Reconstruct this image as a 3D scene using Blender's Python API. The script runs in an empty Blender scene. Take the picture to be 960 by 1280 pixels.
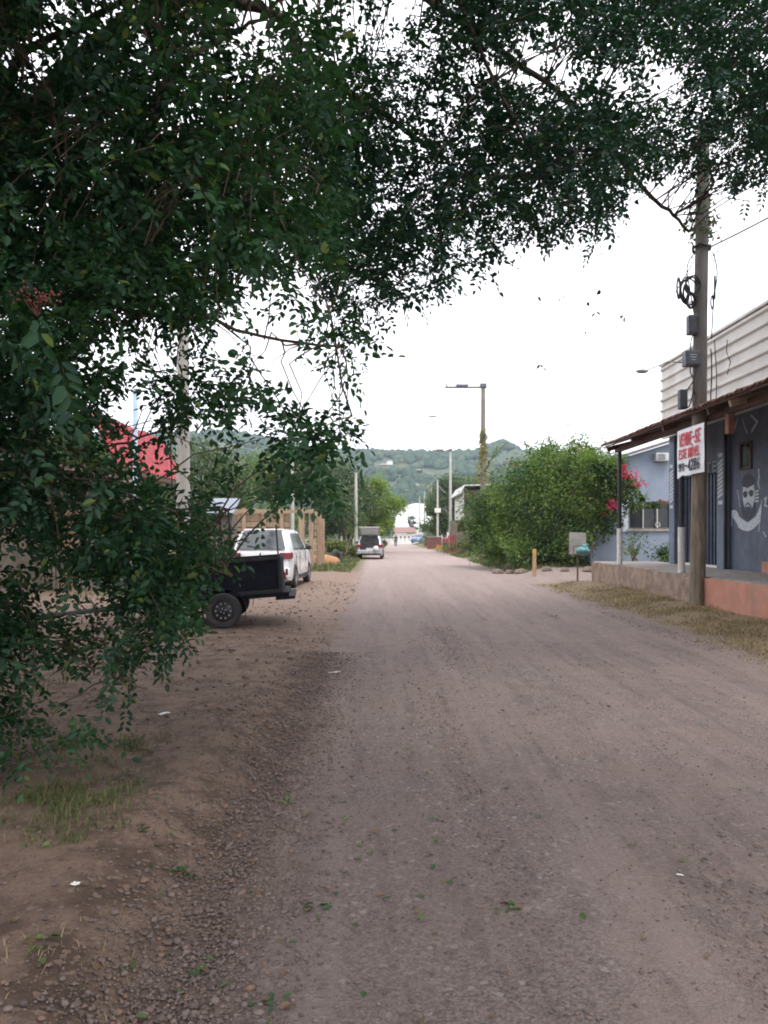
import bpy, bmesh, math, random
import numpy as np
from mathutils import Vector, Matrix
RNG = np.random.default_rng(7)
random.seed(7)
S = bpy.context.scene
COL = S.collection
F, CX, HY, CH = 950.0, 480.0, 666.0, 1.6
def P(px, py, Y):
    return ((px - CX) / F * Y, Y, CH - (py - HY) / F * Y)
def sst(a, b, x):
    t = np.clip((np.asarray(x, float) - a) / (b - a), 0, 1)
    return t * t * (3 - 2 * t)
# ---------------------------------------------------------------- noise
def _h(ix, iy, s):
    n = (ix.astype(np.int64) * 374761393 + iy.astype(np.int64) * 668265263 + s * 974711) & 0x7fffffff
    n = ((n ^ (n >> 13)) * 1274126177) & 0x7fffffff
    return ((n ^ (n >> 16)) & 0xffff) / 65535.0
def vnoise(x, y, s=0):
    x = np.asarray(x, float); y = np.asarray(y, float)
    ix = np.floor(x); iy = np.floor(y); fx = x - ix; fy = y - iy
    fx = fx * fx * (3 - 2 * fx); fy = fy * fy * (3 - 2 * fy)
    a = _h(ix, iy, s); b = _h(ix + 1, iy, s); c = _h(ix, iy + 1, s); d = _h(ix + 1, iy + 1, s)
    return (a * (1 - fx) + b * fx) * (1 - fy) + (c * (1 - fx) + d * fx) * fy
def fbm(x, y, s=0, o=4):
    r = 0; a = .5
    for k in range(o):
        r = r + a * vnoise(x * 2 ** k, y * 2 ** k, s + k); a *= .5
    return r
# ---------------------------------------------------------------- ground height
def road_l(Y): return -0.68 - 0.012 * np.clip(Y - 5, 0, 45)
def road_r(Y): return np.interp(Y, [0, 9, 19, 23, 24.5, 29, 31, 60, 300], [4.6, 4.8, 5.25, 5.5, 7.5, 7.0, 5.0, 5.1, 7.0])
def gz(X, Y):
    X = np.asarray(X, float); Y = np.asarray(Y, float)
    z = -0.006 * np.clip(Y - 50, 0, 190)
    sl = sst(-0.75, -2.3, X)
    z = z + sl * 0.07 * sst(60, 25, Y)
    near = sst(9, 6.5, Y)
    ridge = np.exp(-((X + 1.28 + .12 * np.sin(Y * 2.1)) / .33) ** 2) * near * .09
    gutter = -np.exp(-((X + .88 + .1 * np.sin(Y * 1.7)) / .2) ** 2) * near * .05
    z = z + ridge + gutter
    bank = sst(4.9, 6.15, X) * 0.17 * sst(25, 22, Y)
    lawn = sst(5.0, 6.6, X) * 0.38 * sst(27, 31, Y)
    z = z + bank + lawn
    n = (fbm(X * 1.3, Y * 1.3, 3) - .47) * .06 + (fbm(X * 5, Y * 5, 9, 3) - .44) * .03
    rough = .35 + .65 * np.maximum(sst(-.5, -1.1, X), sst(4.4, 5.2, X))
    z = z + n * rough * sst(60, 20, Y)
    tr = np.sin((X - .2) * 2.6 + .4 * np.sin(Y * .13)) * .008 * sst(60, 20, Y)
    return z + tr
def gzf(x, y): return float(gz(np.array([x]), np.array([y]))[0])
# ---------------------------------------------------------------- node helpers
MATS = {}
def newmat(name):
    m = bpy.data.materials.new(name); m.use_nodes = True
    nt = m.node_tree; nt.nodes.clear()
    o = nt.nodes.new('ShaderNodeOutputMaterial')
    return m, nt, o
def nd(nt, t, **kw):
    n = nt.nodes.new(t)
    for k, v in kw.items():
        if k in n.inputs: n.inputs[k].default_value = v
        else: setattr(n, k, v)
    return n
def lk(nt, a, b): nt.links.new(a, b)
def mixc(nt, fac, a, b, blend='MIX'):
    n = nt.nodes.new('ShaderNodeMix'); n.data_type = 'RGBA'; n.blend_type = blend
    for i, v in ((0, fac), (6, a), (7, b)):
        if hasattr(v, 'links'): lk(nt, v, n.inputs[i])
        elif i == 0: n.inputs[0].default_value = v
        else: n.inputs[i].default_value = (*v[:3], 1)
    return n.outputs[2]
def mth(nt, op, a, b=None, c=None):
    n = nt.nodes.new('ShaderNodeMath'); n.operation = op
    for i, v in enumerate((a, b, c)):
        if v is None: continue
        if hasattr(v, 'links'): lk(nt, v, n.inputs[i])
        else: n.inputs[i].default_value = v
    return n.outputs[0]
def rng_(nt, v, a, b, c=0., d=1., smooth=True):
    n = nt.nodes.new('ShaderNodeMapRange'); n.interpolation_type = 'SMOOTHSTEP' if smooth else 'LINEAR'
    lk(nt, v, n.inputs[0])
    for i, x in enumerate((a, b, c, d)): n.inputs[i + 1].default_value = x
    return n.outputs[0]
def noise(nt, vec, scale, detail=4, rough=.6, dist=0):
    n = nd(nt, 'ShaderNodeTexNoise', Scale=scale, Detail=detail, Roughness=rough, Distortion=dist)
    if vec is not None: lk(nt, vec, n.inputs['Vector'])
    return n.outputs[0]
def mat(name, c, c2=None, scale=3, rough=.8, bump=.0, bscale=30, metal=0, stretch=(1, 1, 1), dirt=None, damt=.5, dscale=1.2, spec=.5, coat=0, contrast=(.35, .65)):
    """procedural: two tones by noise, optional dirt patches, optional bump"""
    if name in MATS: return MATS[name]
    m, nt, o = newmat(name)
    b = nd(nt, 'ShaderNodeBsdfPrincipled', Roughness=rough, Metallic=metal)
    b.inputs['Specular IOR Level'].default_value = spec
    b.inputs['Coat Weight'].default_value = coat
    tc = nd(nt, 'ShaderNodeTexCoord'); mp = nd(nt, 'ShaderNodeMapping'); mp.inputs['Scale'].default_value = stretch
    lk(nt, tc.outputs['Object'], mp.inputs['Vector']); v = mp.outputs[0]
    c2 = c2 or tuple(x * .72 for x in c)
    col = mixc(nt, rng_(nt, noise(nt, v, scale, 6), *contrast), c, c2)
    if dirt:
        col = mixc(nt, rng_(nt, noise(nt, v, dscale, 7, .68), .5, .72, 0, damt), col, dirt)
    lk(nt, col, b.inputs['Base Color'])
    lk(nt, rng_(nt, noise(nt, v, scale * 3, 4), .3, .7, max(0.03, rough - .12), min(1, rough + .12)), b.inputs['Roughness'])
    if bump:
        bp = nd(nt, 'ShaderNodeBump', Strength=min(1, bump), Distance=.02)
        lk(nt, noise(nt, v, bscale, 6, .65), bp.inputs['Height']); lk(nt, bp.outputs[0], b.inputs['Normal'])
    lk(nt, b.outputs[0], o.inputs[0])
    MATS[name] = m
    return m
def leafmat(name, c1, c2, c3=None, trans=.3, rough=.5, frac=.93):
    if name in MATS: return MATS[name]
    m, nt, o = newmat(name)
    g = nd(nt, 'ShaderNodeNewGeometry')
    r = g.outputs['Random Per Island']
    nz = rng_(nt, noise(nt, g.outputs['Position'], .85, 4), .38, .62, -.42, .42)
    fc = nt.nodes.new('ShaderNodeClamp'); lk(nt, mth(nt, 'ADD', r, nz), fc.inputs[0])
    col = mixc(nt, fc.outputs[0], c1, c2)
    if c3:
        wn = nd(nt, 'ShaderNodeTexWhiteNoise', noise_dimensions='1D'); lk(nt, r, wn.inputs['W'])
        col = mixc(nt, mth(nt, 'GREATER_THAN', wn.outputs[0], frac), col, c3)
    b0 = nd(nt, 'ShaderNodeBsdfDiffuse'); lk(nt, col, b0.inputs[0])
    gl = nd(nt, 'ShaderNodeBsdfGlossy', Roughness=rough); gl.inputs[0].default_value = (.8, .95, 1, 1)
    b = nd(nt, 'ShaderNodeMixShader'); b.inputs[0].default_value = .03; lk(nt, b0.outputs[0], b.inputs[1]); lk(nt, gl.outputs[0], b.inputs[2])
    t = nd(nt, 'ShaderNodeBsdfTranslucent')
    lk(nt, mixc(nt, 1.0, col, (1.2, 1.5, .6), 'MULTIPLY'), t.inputs[0])
    mx = nd(nt, 'ShaderNodeMixShader'); mx.inputs[0].default_value = trans
    lk(nt, b.outputs[0], mx.inputs[1]); lk(nt, t.outputs[0], mx.inputs[2]); lk(nt, mx.outputs[0], o.inputs[0])
    MATS[name] = m
    return m
# ---------------------------------------------------------------- object helpers
def tag(o, label=None, cat=None, group=None, kind=None):
    if label: o['label'] = label
    if cat: o['category'] = cat
    if group: o['group'] = group
    if kind: o['kind'] = kind
    return o
def thing(name, label, cat, loc=(0, 0, 0), rz=0, group=None, rx=0, ry=0):
    o = bpy.data.objects.new(name, None); COL.objects.link(o)
    o.empty_display_size = .2
    o.location = loc; o.rotation_euler = (rx, ry, rz)
    return tag(o, label, cat, group)
def npmesh(name, V, Q, m, parent=None, smooth=False, n=4):
    """V (N,3), Q (M,n) numpy -> one object"""
    me = bpy.data.meshes.new(name)
    V = np.ascontiguousarray(V, np.float32); Q = np.ascontiguousarray(Q, np.int32)
    me.vertices.add(len(V)); me.vertices.foreach_set('co', V.ravel())
    me.loops.add(Q.size); me.loops.foreach_set('vertex_index', Q.ravel())
    me.polygons.add(len(Q)); me.polygons.foreach_set('loop_start', np.arange(0, Q.size, n, dtype=np.int32))
    if smooth: me.polygons.foreach_set('use_smooth', np.ones(len(Q), bool))
    me.update(calc_edges=True); me.validate()
    me.materials.append(m)
    o = bpy.data.objects.new(name, me); COL.objects.link(o); o.parent = parent
    return o
class MB:
    def __init__(s): s.v = []; s.f = []; s.fixed = False
    def orient(s, d):
        """open sheets: turn every face towards d"""
        d = Vector(d); s.fixed = True; r = []
        for f in s.f:
            p = [Vector(s.v[i]) for i in f[:4]]
            nn = (p[2] - p[0]).cross(p[-1] - p[1]) if len(p) > 3 else (p[1] - p[0]).cross(p[2] - p[0])
            r.append(f if nn.dot(d) >= 0 else f[::-1])
        s.f = r; return s
    def add(s, vs, fs, M=None):
        b = len(s.v)
        s.v += [tuple(M @ Vector(p)) if M is not None else tuple(p) for p in vs]
        s.f += [tuple(i + b for i in f) for f in fs]; return s
    def box(s, c, d, rz=0, rx=0, ry=0, taper=1.0):
        x, y, z = d[0] / 2, d[1] / 2, d[2] / 2; t = taper
        vs = [(-x, -y, -z), (x, -y, -z), (x, y, -z), (-x, y, -z), (-x * t, -y * t, z), (x * t, -y * t, z), (x * t, y * t, z), (-x * t, y * t, z)]
        M = Matrix.Translation(c) @ Matrix.Rotation(rz, 4, 'Z') @ Matrix.Rotation(ry, 4, 'Y') @ Matrix.Rotation(rx, 4, 'X')
        return s.add(vs, [(3, 2, 1, 0), (4, 5, 6, 7), (0, 1, 5, 4), (1, 2, 6, 5), (2, 3, 7, 6), (3, 0, 4, 7)], M)
    def span(s, a, b):
        return s.box([(a[i] + b[i]) / 2 for i in range(3)], [abs(a[i] - b[i]) for i in range(3)])
    def tube(s, pts, r, n=8, cap=True):
        pts = [Vector(p) for p in pts]
        rs = r if isinstance(r, (list, tuple)) else [r] * len(pts)
        vs, fs = [], []; up = None
        for i, p in enumerate(pts):
            d = (pts[min(i + 1, len(pts) - 1)] - pts[max(i - 1, 0)])
            d = d.normalized() if d.length > 1e-9 else Vector((0, 0, 1))
            if up is None: up = Vector((1, 0, 0)) if abs(d.x) < .9 else Vector((0, 1, 0))
            a = d.cross(up).normalized(); b = a.cross(d).normalized(); up = b
            for k in range(n):
                t = 2 * math.pi * k / n
                vs.append(p + (a * math.cos(t) + b * math.sin(t)) * rs[i])
        for i in range(len(pts) - 1):
            for k in range(n):
                fs.append((i * n + k, i * n + (k + 1) % n, (i + 1) * n + (k + 1) % n, (i + 1) * n + k))
        if cap: fs += [tuple(range(n))[::-1], tuple(range((len(pts) - 1) * n, len(pts) * n))]
        return s.add(vs, fs)
    def bar(s, a, b, w, h=None):
        """rectangular bar between two points"""
        a, b = Vector(a), Vector(b); h = h or w; d = (b - a).normalized()
        up = Vector((0, 0, 1)) if abs(d.z) < .95 else Vector((0, 1, 0))
        x = d.cross(up).normalized() * w / 2; y = x.cross(d).normalized() * h / 2
        vs = [a - x - y, a + x - y, a + x + y, a - x + y, b - x - y, b + x - y, b + x + y, b - x + y]
        return s.add(vs, [(3, 2, 1, 0), (4, 5, 6, 7), (0, 1, 5, 4), (1, 2, 6, 5), (2, 3, 7, 6), (3, 0, 4, 7)])
    def prism(s, poly, depth, M):
        """poly (x,y) extruded to z=depth, mapped by M"""
        n = len(poly)
        vs = [(x, y, 0) for x, y in poly] + [(x, y, depth) for x, y in poly]
        fs = [tuple(range(n))[::-1], tuple(range(n, 2 * n))] + [(i, (i + 1) % n, n + (i + 1) % n, n + i) for i in range(n)]
        return s.add(vs, fs, M)
    def lathe(s, prof, n, M=None, close=False):
        """prof list (r,z) revolved about z"""
        vs = []; m = len(prof)
        for k in range(n):
            t = 2 * math.pi * k / n
            vs += [(r * math.cos(t), r * math.sin(t), z) for r, z in prof]
        fs = []
        for k in range(n):
            q = (k + 1) % n
            for i in range(m if close else m - 1):
                j = (i + 1) % m
                fs.append((k * m + i, q * m + i, q * m + j, k * m + j))
        return s.add(vs, fs, M)
    def ball(s, c, r, seg=10, rings=6, jit=0, rnd=random):
        vs, fs = [], []
        r = r if isinstance(r, (list, tuple)) else (r, r, r)
        for i in range(rings + 1):
            for k in range(seg):
                a = math.pi * i / rings; t = 2 * math.pi * k / seg
                q = 1 + (rnd.random() - .5) * jit
                vs.append((c[0] + r[0] * q * math.sin(a) * math.cos(t), c[1] + r[1] * q * math.sin(a) * math.sin(t), c[2] + r[2] * q * math.cos(a)))
        for i in range(rings):
            for k in range(seg):
                fs.append((i * seg + k, (i + 1) * seg + k, (i + 1) * seg + (k + 1) % seg, i * seg + (k + 1) % seg))
        return s.add(vs, fs)
    def build(s, name, m, parent=None, smooth=False, bevel=0, angle=None, sub=0):
        me = bpy.data.meshes.new(name)
        me.from_pydata(s.v, [], s.f); me.update()
        if not s.fixed:
            bm = bmesh.new(); bm.from_mesh(me); bmesh.ops.recalc_face_normals(bm, faces=bm.faces); bm.to_mesh(me); bm.free()
        if smooth:
            me.polygons.foreach_set('use_smooth', [True] * len(me.polygons))
            if angle: me.set_sharp_from_angle(angle=math.radians(angle))
        me.materials.append(m)
        o = bpy.data.objects.new(name, me); COL.objects.link(o); o.parent = parent
        if bevel:
            b = o.modifiers.new('bevel', 'BEVEL'); b.width = bevel; b.segments = 2; b.limit_method = 'ANGLE'
        if sub:
            b = o.modifiers.new('sub', 'SUBSURF'); b.levels = sub; b.render_levels = sub
        return o
def copy_tree(o, parent=None):
    c = o.copy(); COL.objects.link(c); c.parent = parent
    for ch in [q for q in bpy.data.objects if q.parent is o]:
        copy_tree(ch, c)
    return c
# ---------------------------------------------------------------- leaves
def unit(a): return a / np.maximum(np.linalg.norm(a, axis=-1, keepdims=True), 1e-9)
def rdir(n, rng=RNG): return unit(rng.normal(size=(n, 3)))
def leaf_quads(base, a, w, nrm, L, W, fold=.25):
    """six-point leaves folded along the midrib: two quads each"""
    L = L[:, None]; W = W[:, None]
    up = nrm * W * fold
    p = [base, base + a * L * .3 + w * W * .5 + up, base + a * L * .72 + w * W * .42 + up, base + a * L,
         base + a * L * .72 - w * W * .42 + up, base + a * L * .3 - w * W * .5 + up]
    V = np.stack(p, 1).reshape(-1, 3)
    i = np.arange(len(base))[:, None] * 6
    Q = np.concatenate([i + np.array([[0, 1, 2, 3]]), i + np.array([[0, 3, 4, 5]])], 1).reshape(-1, 4)
    return V, Q
def sprays(pos, d, L, nl, ll, lw, rng=RNG):
    """pinnate leaves: nl leaflets along a drooping rachis from pos along d"""
    N = len(pos)
    side = unit(np.cross(d, rdir(N, rng) * .6 + np.array([0, 0, 1.0])))
    nrm = np.cross(side, d); ss = rng.uniform(.62, 1.32, N); L = L * ss
    B, A, Wd, Nn, LL, WW = [], [], [], [], [], []
    for k in range(nl):
        t = (k // 2 + 1) / (nl // 2 + 1) if k < nl - 1 else 1.0
        s = 0 if k == nl - 1 else (1 if k % 2 else -1)
        base = pos + d * (L * t)[:, None] - np.array([0, 0, 1.]) * (L * t * t * .25)[:, None] + side * (s * .006)
        a = unit(d * (.45 if s else 1) + side * s * .9 + rng.normal(size=(N, 3)) * .22 - np.array([0, 0, .25]))
        nn = unit(nrm + rng.normal(size=(N, 3)) * .45)
        w = unit(np.cross(nn, a)); nn = np.cross(a, w)
        sc = ss * rng.uniform(.7, 1.2, N) * (1 - .25 * abs(t - .55))
        B.append(base); A.append(a); Wd.append(w); Nn.append(nn); LL.append(ll * sc); WW.append(lw * sc)
    c = np.concatenate
    return leaf_quads(c(B), c(A), c(Wd), c(Nn), c(LL), c(WW))
def simple_leaves(pos, L, W, rng=RNG, droop=.3, out=None):
    N = len(pos)
    a = rdir(N, rng) + np.array([0, 0, -droop])
    if out is not None: a = a + out * .7
    a = unit(a)
    w = unit(np.cross(a, rdir(N, rng) * .7 + np.array([0, 0, 1.])))
    nn = np.cross(w, a)
    sc = rng.uniform(.6, 1.3, N)
    return leaf_quads(pos, a, w, nn, L * sc, W * sc)
# ================================================================ camera, world, light
cam = bpy.data.cameras.new('camera'); camo = bpy.data.objects.new('camera', cam); COL.objects.link(camo)
camo.location = (0, 0, CH); camo.rotation_euler = (math.radians(90), 0, 0)
cam.sensor_fit = 'VERTICAL'; cam.sensor_height = 36; cam.lens = F / 1280 * 36; cam.shift_y = -(640 - HY) / 1280 * 1.0
cam.clip_start = .05; cam.clip_end = 5000
S.camera = camo
W = bpy.data.worlds.new('World'); S.world = W; W.use_nodes = True
nt = W.node_tree; nt.nodes.clear()
SUN_EL, SUN_ROT = math.radians(62), math.radians(150)
sky = nt.nodes.new('ShaderNodeTexSky'); sky.sky_type = 'NISHITA'; sky.sun_disc = False
sky.sun_elevation = SUN_EL; sky.sun_rotation = SUN_ROT; sky.air_density = 1.0; sky.dust_density = 4.0; sky.ozone_density = 1.0
hs = nt.nodes.new('ShaderNodeHueSaturation'); hs.inputs['Saturation'].default_value = .25
nt.links.new(sky.outputs[0], hs.inputs['Color'])
# pale overcast layer: soft brightness mottling of the cloud deck
tc = nt.nodes.new('ShaderNodeTexCoord')
cn = nt.nodes.new('ShaderNodeTexNoise'); cn.inputs['Scale'].default_value = 2.2; cn.inputs['Detail'].default_value = 5
nt.links.new(tc.outputs['Generated'], cn.inputs['Vector'])
cl = mixc(nt, rng_(nt, cn.outputs[0], .35, .65), (8.8, 8.75, 9.25), (10.6, 10.5, 11.0))
mx = mixc(nt, .8, hs.outputs[0], cl)
bg = nt.nodes.new('ShaderNodeBackground'); bg.inputs['Strength'].default_value = .13
nt.links.new(mx, bg.inputs[0])
ow = nt.nodes.new('ShaderNodeOutputWorld'); nt.links.new(bg.outputs[0], ow.inputs[0])
sl = bpy.data.lights.new('sun', 'SUN'); sl.energy = 1.0; sl.angle = math.radians(14); sl.color = (1, .96, .9)
so = bpy.data.objects.new('sun', sl); COL.objects.link(so); so.location = (0, -5, 30)
sd = Vector((math.sin(SUN_ROT) * math.cos(SUN_EL), math.cos(SUN_ROT) * math.cos(SUN_EL), math.sin(SUN_EL)))
so.rotation_euler = sd.to_track_quat('Z', 'Y').to_euler()
S.view_settings.view_transform = 'Standard'; S.view_settings.look = 'None'; S.view_settings.gamma = 1; S.view_settings.exposure = 1.05
S.view_settings.use_curve_mapping = False
S.render.engine = 'CYCLES'; S.cycles.use_denoising = True; S.cycles.max_bounces = 8; S.cycles.diffuse_bounces = 4; S.cycles.transparent_max_bounces = 8
S.cycles.volume_bounces = 0; S.cycles.sample_clamp_indirect = 6; S.cycles.filter_width = 1.9

# ================================================================ ground material
gm, nt, o = newmat('dirt_and_gravel')
geo = nd(nt, 'ShaderNodeNewGeometry'); pos = geo.outputs['Position']
sx = nd(nt, 'ShaderNodeSeparateXYZ'); lk(nt, pos, sx.inputs[0]); X_, Y_ = sx.outputs[0], sx.outputs[1]
n_big = noise(nt, pos, .9, 5); n_mid = noise(nt, pos, 4, 5, .65); n_fine = noise(nt, pos, 30, 5, .7)
ycl = mth(nt, 'MINIMUM', mth(nt, 'MAXIMUM', mth(nt, 'SUBTRACT', Y_, 5.0), 0.0), 45.0)
ledge = mth(nt, 'SUBTRACT', X_, mth(nt, 'MULTIPLY_ADD', ycl, -.012, -.62))
wob = mth(nt, 'MULTIPLY', mth(nt, 'SUBTRACT', mth(nt, 'ADD', n_big, n_mid), 1.0), .9)
lm = rng_(nt, mth(nt, 'ADD', ledge, wob), -.4, .35)
rm = rng_(nt, mth(nt, 'ADD', mth(nt, 'SUBTRACT', 5.1, X_), wob), -.3, .5)
st = mth(nt, 'MULTIPLY', rng_(nt, Y_, 23.5, 25), rng_(nt, Y_, 30.5, 29))
rm = mth(nt, 'MAXIMUM', rm, st)
# gravel: crushed stone of mixed tones
vo = nd(nt, 'ShaderNodeTexVoronoi', Scale=95.0); lk(nt, pos, vo.inputs['Vector'])
vo2 = nd(nt, 'ShaderNodeTexVoronoi', Scale=42.0); lk(nt, pos, vo2.inputs['Vector'])
sep = nd(nt, 'ShaderNodeSeparateColor'); lk(nt, vo.outputs['Color'], sep.inputs[0])
sep2 = nd(nt, 'ShaderNodeSeparateColor'); lk(nt, vo2.outputs['Color'], sep2.inputs[0])
grav = mixc(nt, sep.outputs[0], (.104, .081, .075), (.262, .207, .190))
grav = mixc(nt, mth(nt, 'GREATER_THAN', sep2.outputs[1], .965), grav, (.29, .25, .235))
grav = mixc(nt, rng_(nt, n_big, .38, .62, 0, .5), grav, (.215, .158, .138))
# packed wheel tracks: smoother, paler, slightly redder; wander along the road
mpt = nd(nt, 'ShaderNodeMapping'); mpt.inputs['Scale'].default_value = (1.0, .05, 1); lk(nt, pos, mpt.inputs[0])
trk = noise(nt, mpt.outputs[0], 1.5, 5, .65)
mpu = nd(nt, 'ShaderNodeMapping'); mpu.inputs['Scale'].default_value = (4.2, .3, 1); lk(nt, pos, mpu.inputs[0])
trk2 = noise(nt, mpu.outputs[0], 1.5, 4, .65)
packed = mixc(nt, n_fine, (.198, .151, .137), (.300, .235, .214))
grav = mixc(nt, rng_(nt, trk, .42, .64, 0, .75), grav, packed)
grav = mixc(nt, mth(nt, 'MULTIPLY', rng_(nt, trk2, .48, .68, 0, .5), rng_(nt, n_mid, .3, .55)), grav, (.108, .086, .083))
grit = noise(nt, pos, 210, 3, .8)
grav = mixc(nt, rng_(nt, grit, .52, .68, 0, .6), grav, (.075, .06, .056))
grav = mixc(nt, rng_(nt, grit, .40, .30, 0, .45), grav, (.38, .32, .30))
farpale = rng_(nt, Y_, 8, 45, 0, .55)  # brighter open-sky light on the far road, painted into the gravel colour
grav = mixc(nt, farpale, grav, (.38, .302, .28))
dirt = mixc(nt, rng_(nt, n_mid, .35, .65), (.098, .065, .049), (.225, .155, .117))
dirt = mixc(nt, mth(nt, 'MULTIPLY', rng_(nt, n_fine, .52, .7), .7), dirt, (.05, .036, .028))
dirt = mixc(nt, mth(nt, 'GREATER_THAN', sep2.outputs[0], .9), dirt, (.22, .15, .115))
dirt = mixc(nt, rng_(nt, Y_, 9, 17, 0, .55), dirt, (.25, .18, .14))
straw = mixc(nt, n_mid, (.17, .125, .078), (.28, .21, .135))
gfar = mixc(nt, n_mid, (.07, .085, .032), (.16, .14, .06))
side = mixc(nt, rng_(nt, X_, 3, 5), dirt, straw)
gr_mask = mth(nt, 'MULTIPLY', rng_(nt, Y_, 29, 34), rng_(nt, n_big, .3, .5))
side = mixc(nt, gr_mask, side, gfar)
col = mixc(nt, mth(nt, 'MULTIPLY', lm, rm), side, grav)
b = nd(nt, 'ShaderNodeBsdfPrincipled', Roughness=.93); b.inputs['Specular IOR Level'].default_value = .25
lk(nt, col, b.inputs['Base Color'])
h = mth(nt, 'MULTIPLY', mth(nt, 'ADD', mth(nt, 'MULTIPLY', vo.outputs['Distance'], -.8), mth(nt, 'MULTIPLY', vo2.outputs['Distance'], -.5)), rng_(nt, n_mid, .35, .65, .15, 1.0))
h = mth(nt, 'ADD', h, mth(nt, 'MULTIPLY', noise(nt, pos, 48, 6, .75), 1.1)); h = mth(nt, 'ADD', h, mth(nt, 'MULTIPLY', trk2, .8))
bp = nd(nt, 'ShaderNodeBump', Strength=.9, Distance=.016); lk(nt, h, bp.inputs['Height']); lk(nt, bp.outputs[0], b.inputs['Normal'])
lk(nt, b.outputs[0], o.inputs[0])

# ================================================================ ground and road sheets
def axis(parts):
    r = []
    for a, b_, s in parts: r += list(np.arange(a, b_ - 1e-6, s))
    return np.array(r + [parts[-1][1]])
xs = axis([(-1400, -200, 100), (-200, -40, 16), (-40, -12, 2), (-12, -3.6, .35), (-3.6, 6.6, .055), (6.6, 12, .3), (12, 40, 2), (40, 200, 16), (200, 1400, 100)])
ys = axis([(-60, -4, 4), (-4, 1.6, .4), (1.6, 9, .05), (9, 26, .14), (26, 80, .5), (80, 240, 4), (240, 700, 40), (700, 2000, 130)])
GX, GY = np.meshgrid(xs, ys); GZ = gz(GX, GY)
V = np.stack([GX, GY, GZ], -1).reshape(-1, 3)
nx = len(xs); ii, jj = np.meshgrid(np.arange(nx - 1), np.arange(len(ys) - 1))
q0 = (jj * nx + ii); Q = np.stack([q0, q0 + 1, q0 + nx + 1, q0 + nx], -1).reshape(-1, 4)
tag(npmesh('ground', V, Q, gm, smooth=True), kind='structure')
cx = (xs[:-1] + xs[1:]) / 2; cy = (ys[:-1] + ys[1:]) / 2; CXg, CYg = np.meshgrid(cx, cy)
wobn = (fbm(CXg * 1.5, CYg * 1.5, 21) - .47) * .5
keep = (CXg > road_l(CYg) + wobn) & (CXg < road_r(CYg) + wobn) & (CYg > -40) & (CYg < 240)
Qr = Q[keep.reshape(-1)]; used, inv = np.unique(Qr, return_inverse=True)
Vr = V[used] + np.array([0, 0, .005])
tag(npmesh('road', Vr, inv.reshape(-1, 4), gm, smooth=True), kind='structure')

# ================================================================ loose stones, litter, grass
ICO = None
def ico():
    t = (1 + 5 ** .5) / 2
    v = np.array([(-1, t, 0), (1, t, 0), (-1, -t, 0), (1, -t, 0), (0, -1, t), (0, 1, t), (0, -1, -t), (0, 1, -t), (t, 0, -1), (t, 0, 1), (-t, 0, -1), (-t, 0, 1)]) / 1.9
    f = np.array([(0, 11, 5), (0, 5, 1), (0, 1, 7), (0, 7, 10), (0, 10, 11), (1, 5, 9), (5, 11, 4), (11, 10, 2), (10, 7, 6), (7, 1, 8), (3, 9, 4), (3, 4, 2), (3, 2, 6), (3, 6, 8), (3, 8, 9), (4, 9, 5), (2, 4, 11), (6, 2, 10), (8, 6, 7), (9, 8, 1)])
    return v, f
def stones(name, x, y, r, m, flat=.6, sink=.25):
    v, f = ico(); n = len(x)
    z = gz(x, y) + r * (flat - sink) * .6 + .006
    sc = RNG.uniform(.65, 1.35, (n, 1, 3)) * r[:, None, None]; sc[:, :, 2] *= flat
    pv = v[None] * sc * RNG.uniform(.8, 1.2, (n, 12, 1))
    a = RNG.uniform(0, 6.28, n); c, s_ = np.cos(a), np.sin(a)
    px = pv[:, :, 0] * c[:, None] - pv[:, :, 1] * s_[:, None]; py = pv[:, :, 0] * s_[:, None] + pv[:, :, 1] * c[:, None]
    Vv = np.stack([px + x[:, None], py + y[:, None], pv[:, :, 2] + z[:, None]], -1).reshape(-1, 3)
    Ff = (f[None] + (np.arange(n) * 12)[:, None, None]).reshape(-1, 3)
    return npmesh(name, Vv, Ff, m, n=3)
stone_m, nt, o = newmat('crushed_stone')
g = nd(nt, 'ShaderNodeNewGeometry'); b = nd(nt, 'ShaderNodeBsdfPrincipled', Roughness=.9)
c1 = mixc(nt, g.outputs['Random Per Island'], (.075, .055, .048), (.205, .155, .138))
c1 = mixc(nt, mth(nt, 'GREATER_THAN', g.outputs['Random Per Island'], .93), c1, (.20, .115, .08))
c1 = mixc(nt, rng_(nt, noise(nt, g.outputs['Position'], 60, 4), .4, .7, 0, .6), c1, (.12, .09, .08))
lk(nt, c1, b.inputs['Base Color']); lk(nt, b.outputs[0], o.inputs[0])
N = 20000
y = 2.2 + RNG.random(N) ** 1.5 * 8; x = road_l(y) - .02 + RNG.normal(size=N) * .21
r = RNG.lognormal(math.log(.0046), .5, N).clip(.002, .019)
k = (x < .75); x, y, r = x[k], y[k], r[k]
x2 = RNG.uniform(-2.2, 4.6, 9000); y2 = 2.2 + RNG.random(9000) ** 1.3 * 9; r2 = RNG.lognormal(math.log(.0042), .4, 9000).clip(.002, .012)
x3 = RNG.uniform(-7, -.8, 2500); y3 = RNG.uniform(6, 24, 2500); r3 = RNG.lognormal(math.log(.012), .5, 2500).clip(.005, .05)
x4 = np.repeat([.75, 1.75, 3.05, 4.35], 4200); y4 = 2.3 + RNG.random(len(x4)) ** 1.25 * 13; x4 = x4 + .18 * np.sin(y4 * .5 + x4 * 2) + RNG.normal(size=len(x4)) * .2; k = fbm(x4 * 2.2, y4 * .35, 58, 3) > .47; x4, y4 = x4[k], y4[k]; r4 = RNG.lognormal(math.log(.005), .42, len(x4)).clip(.002, .016)
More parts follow.
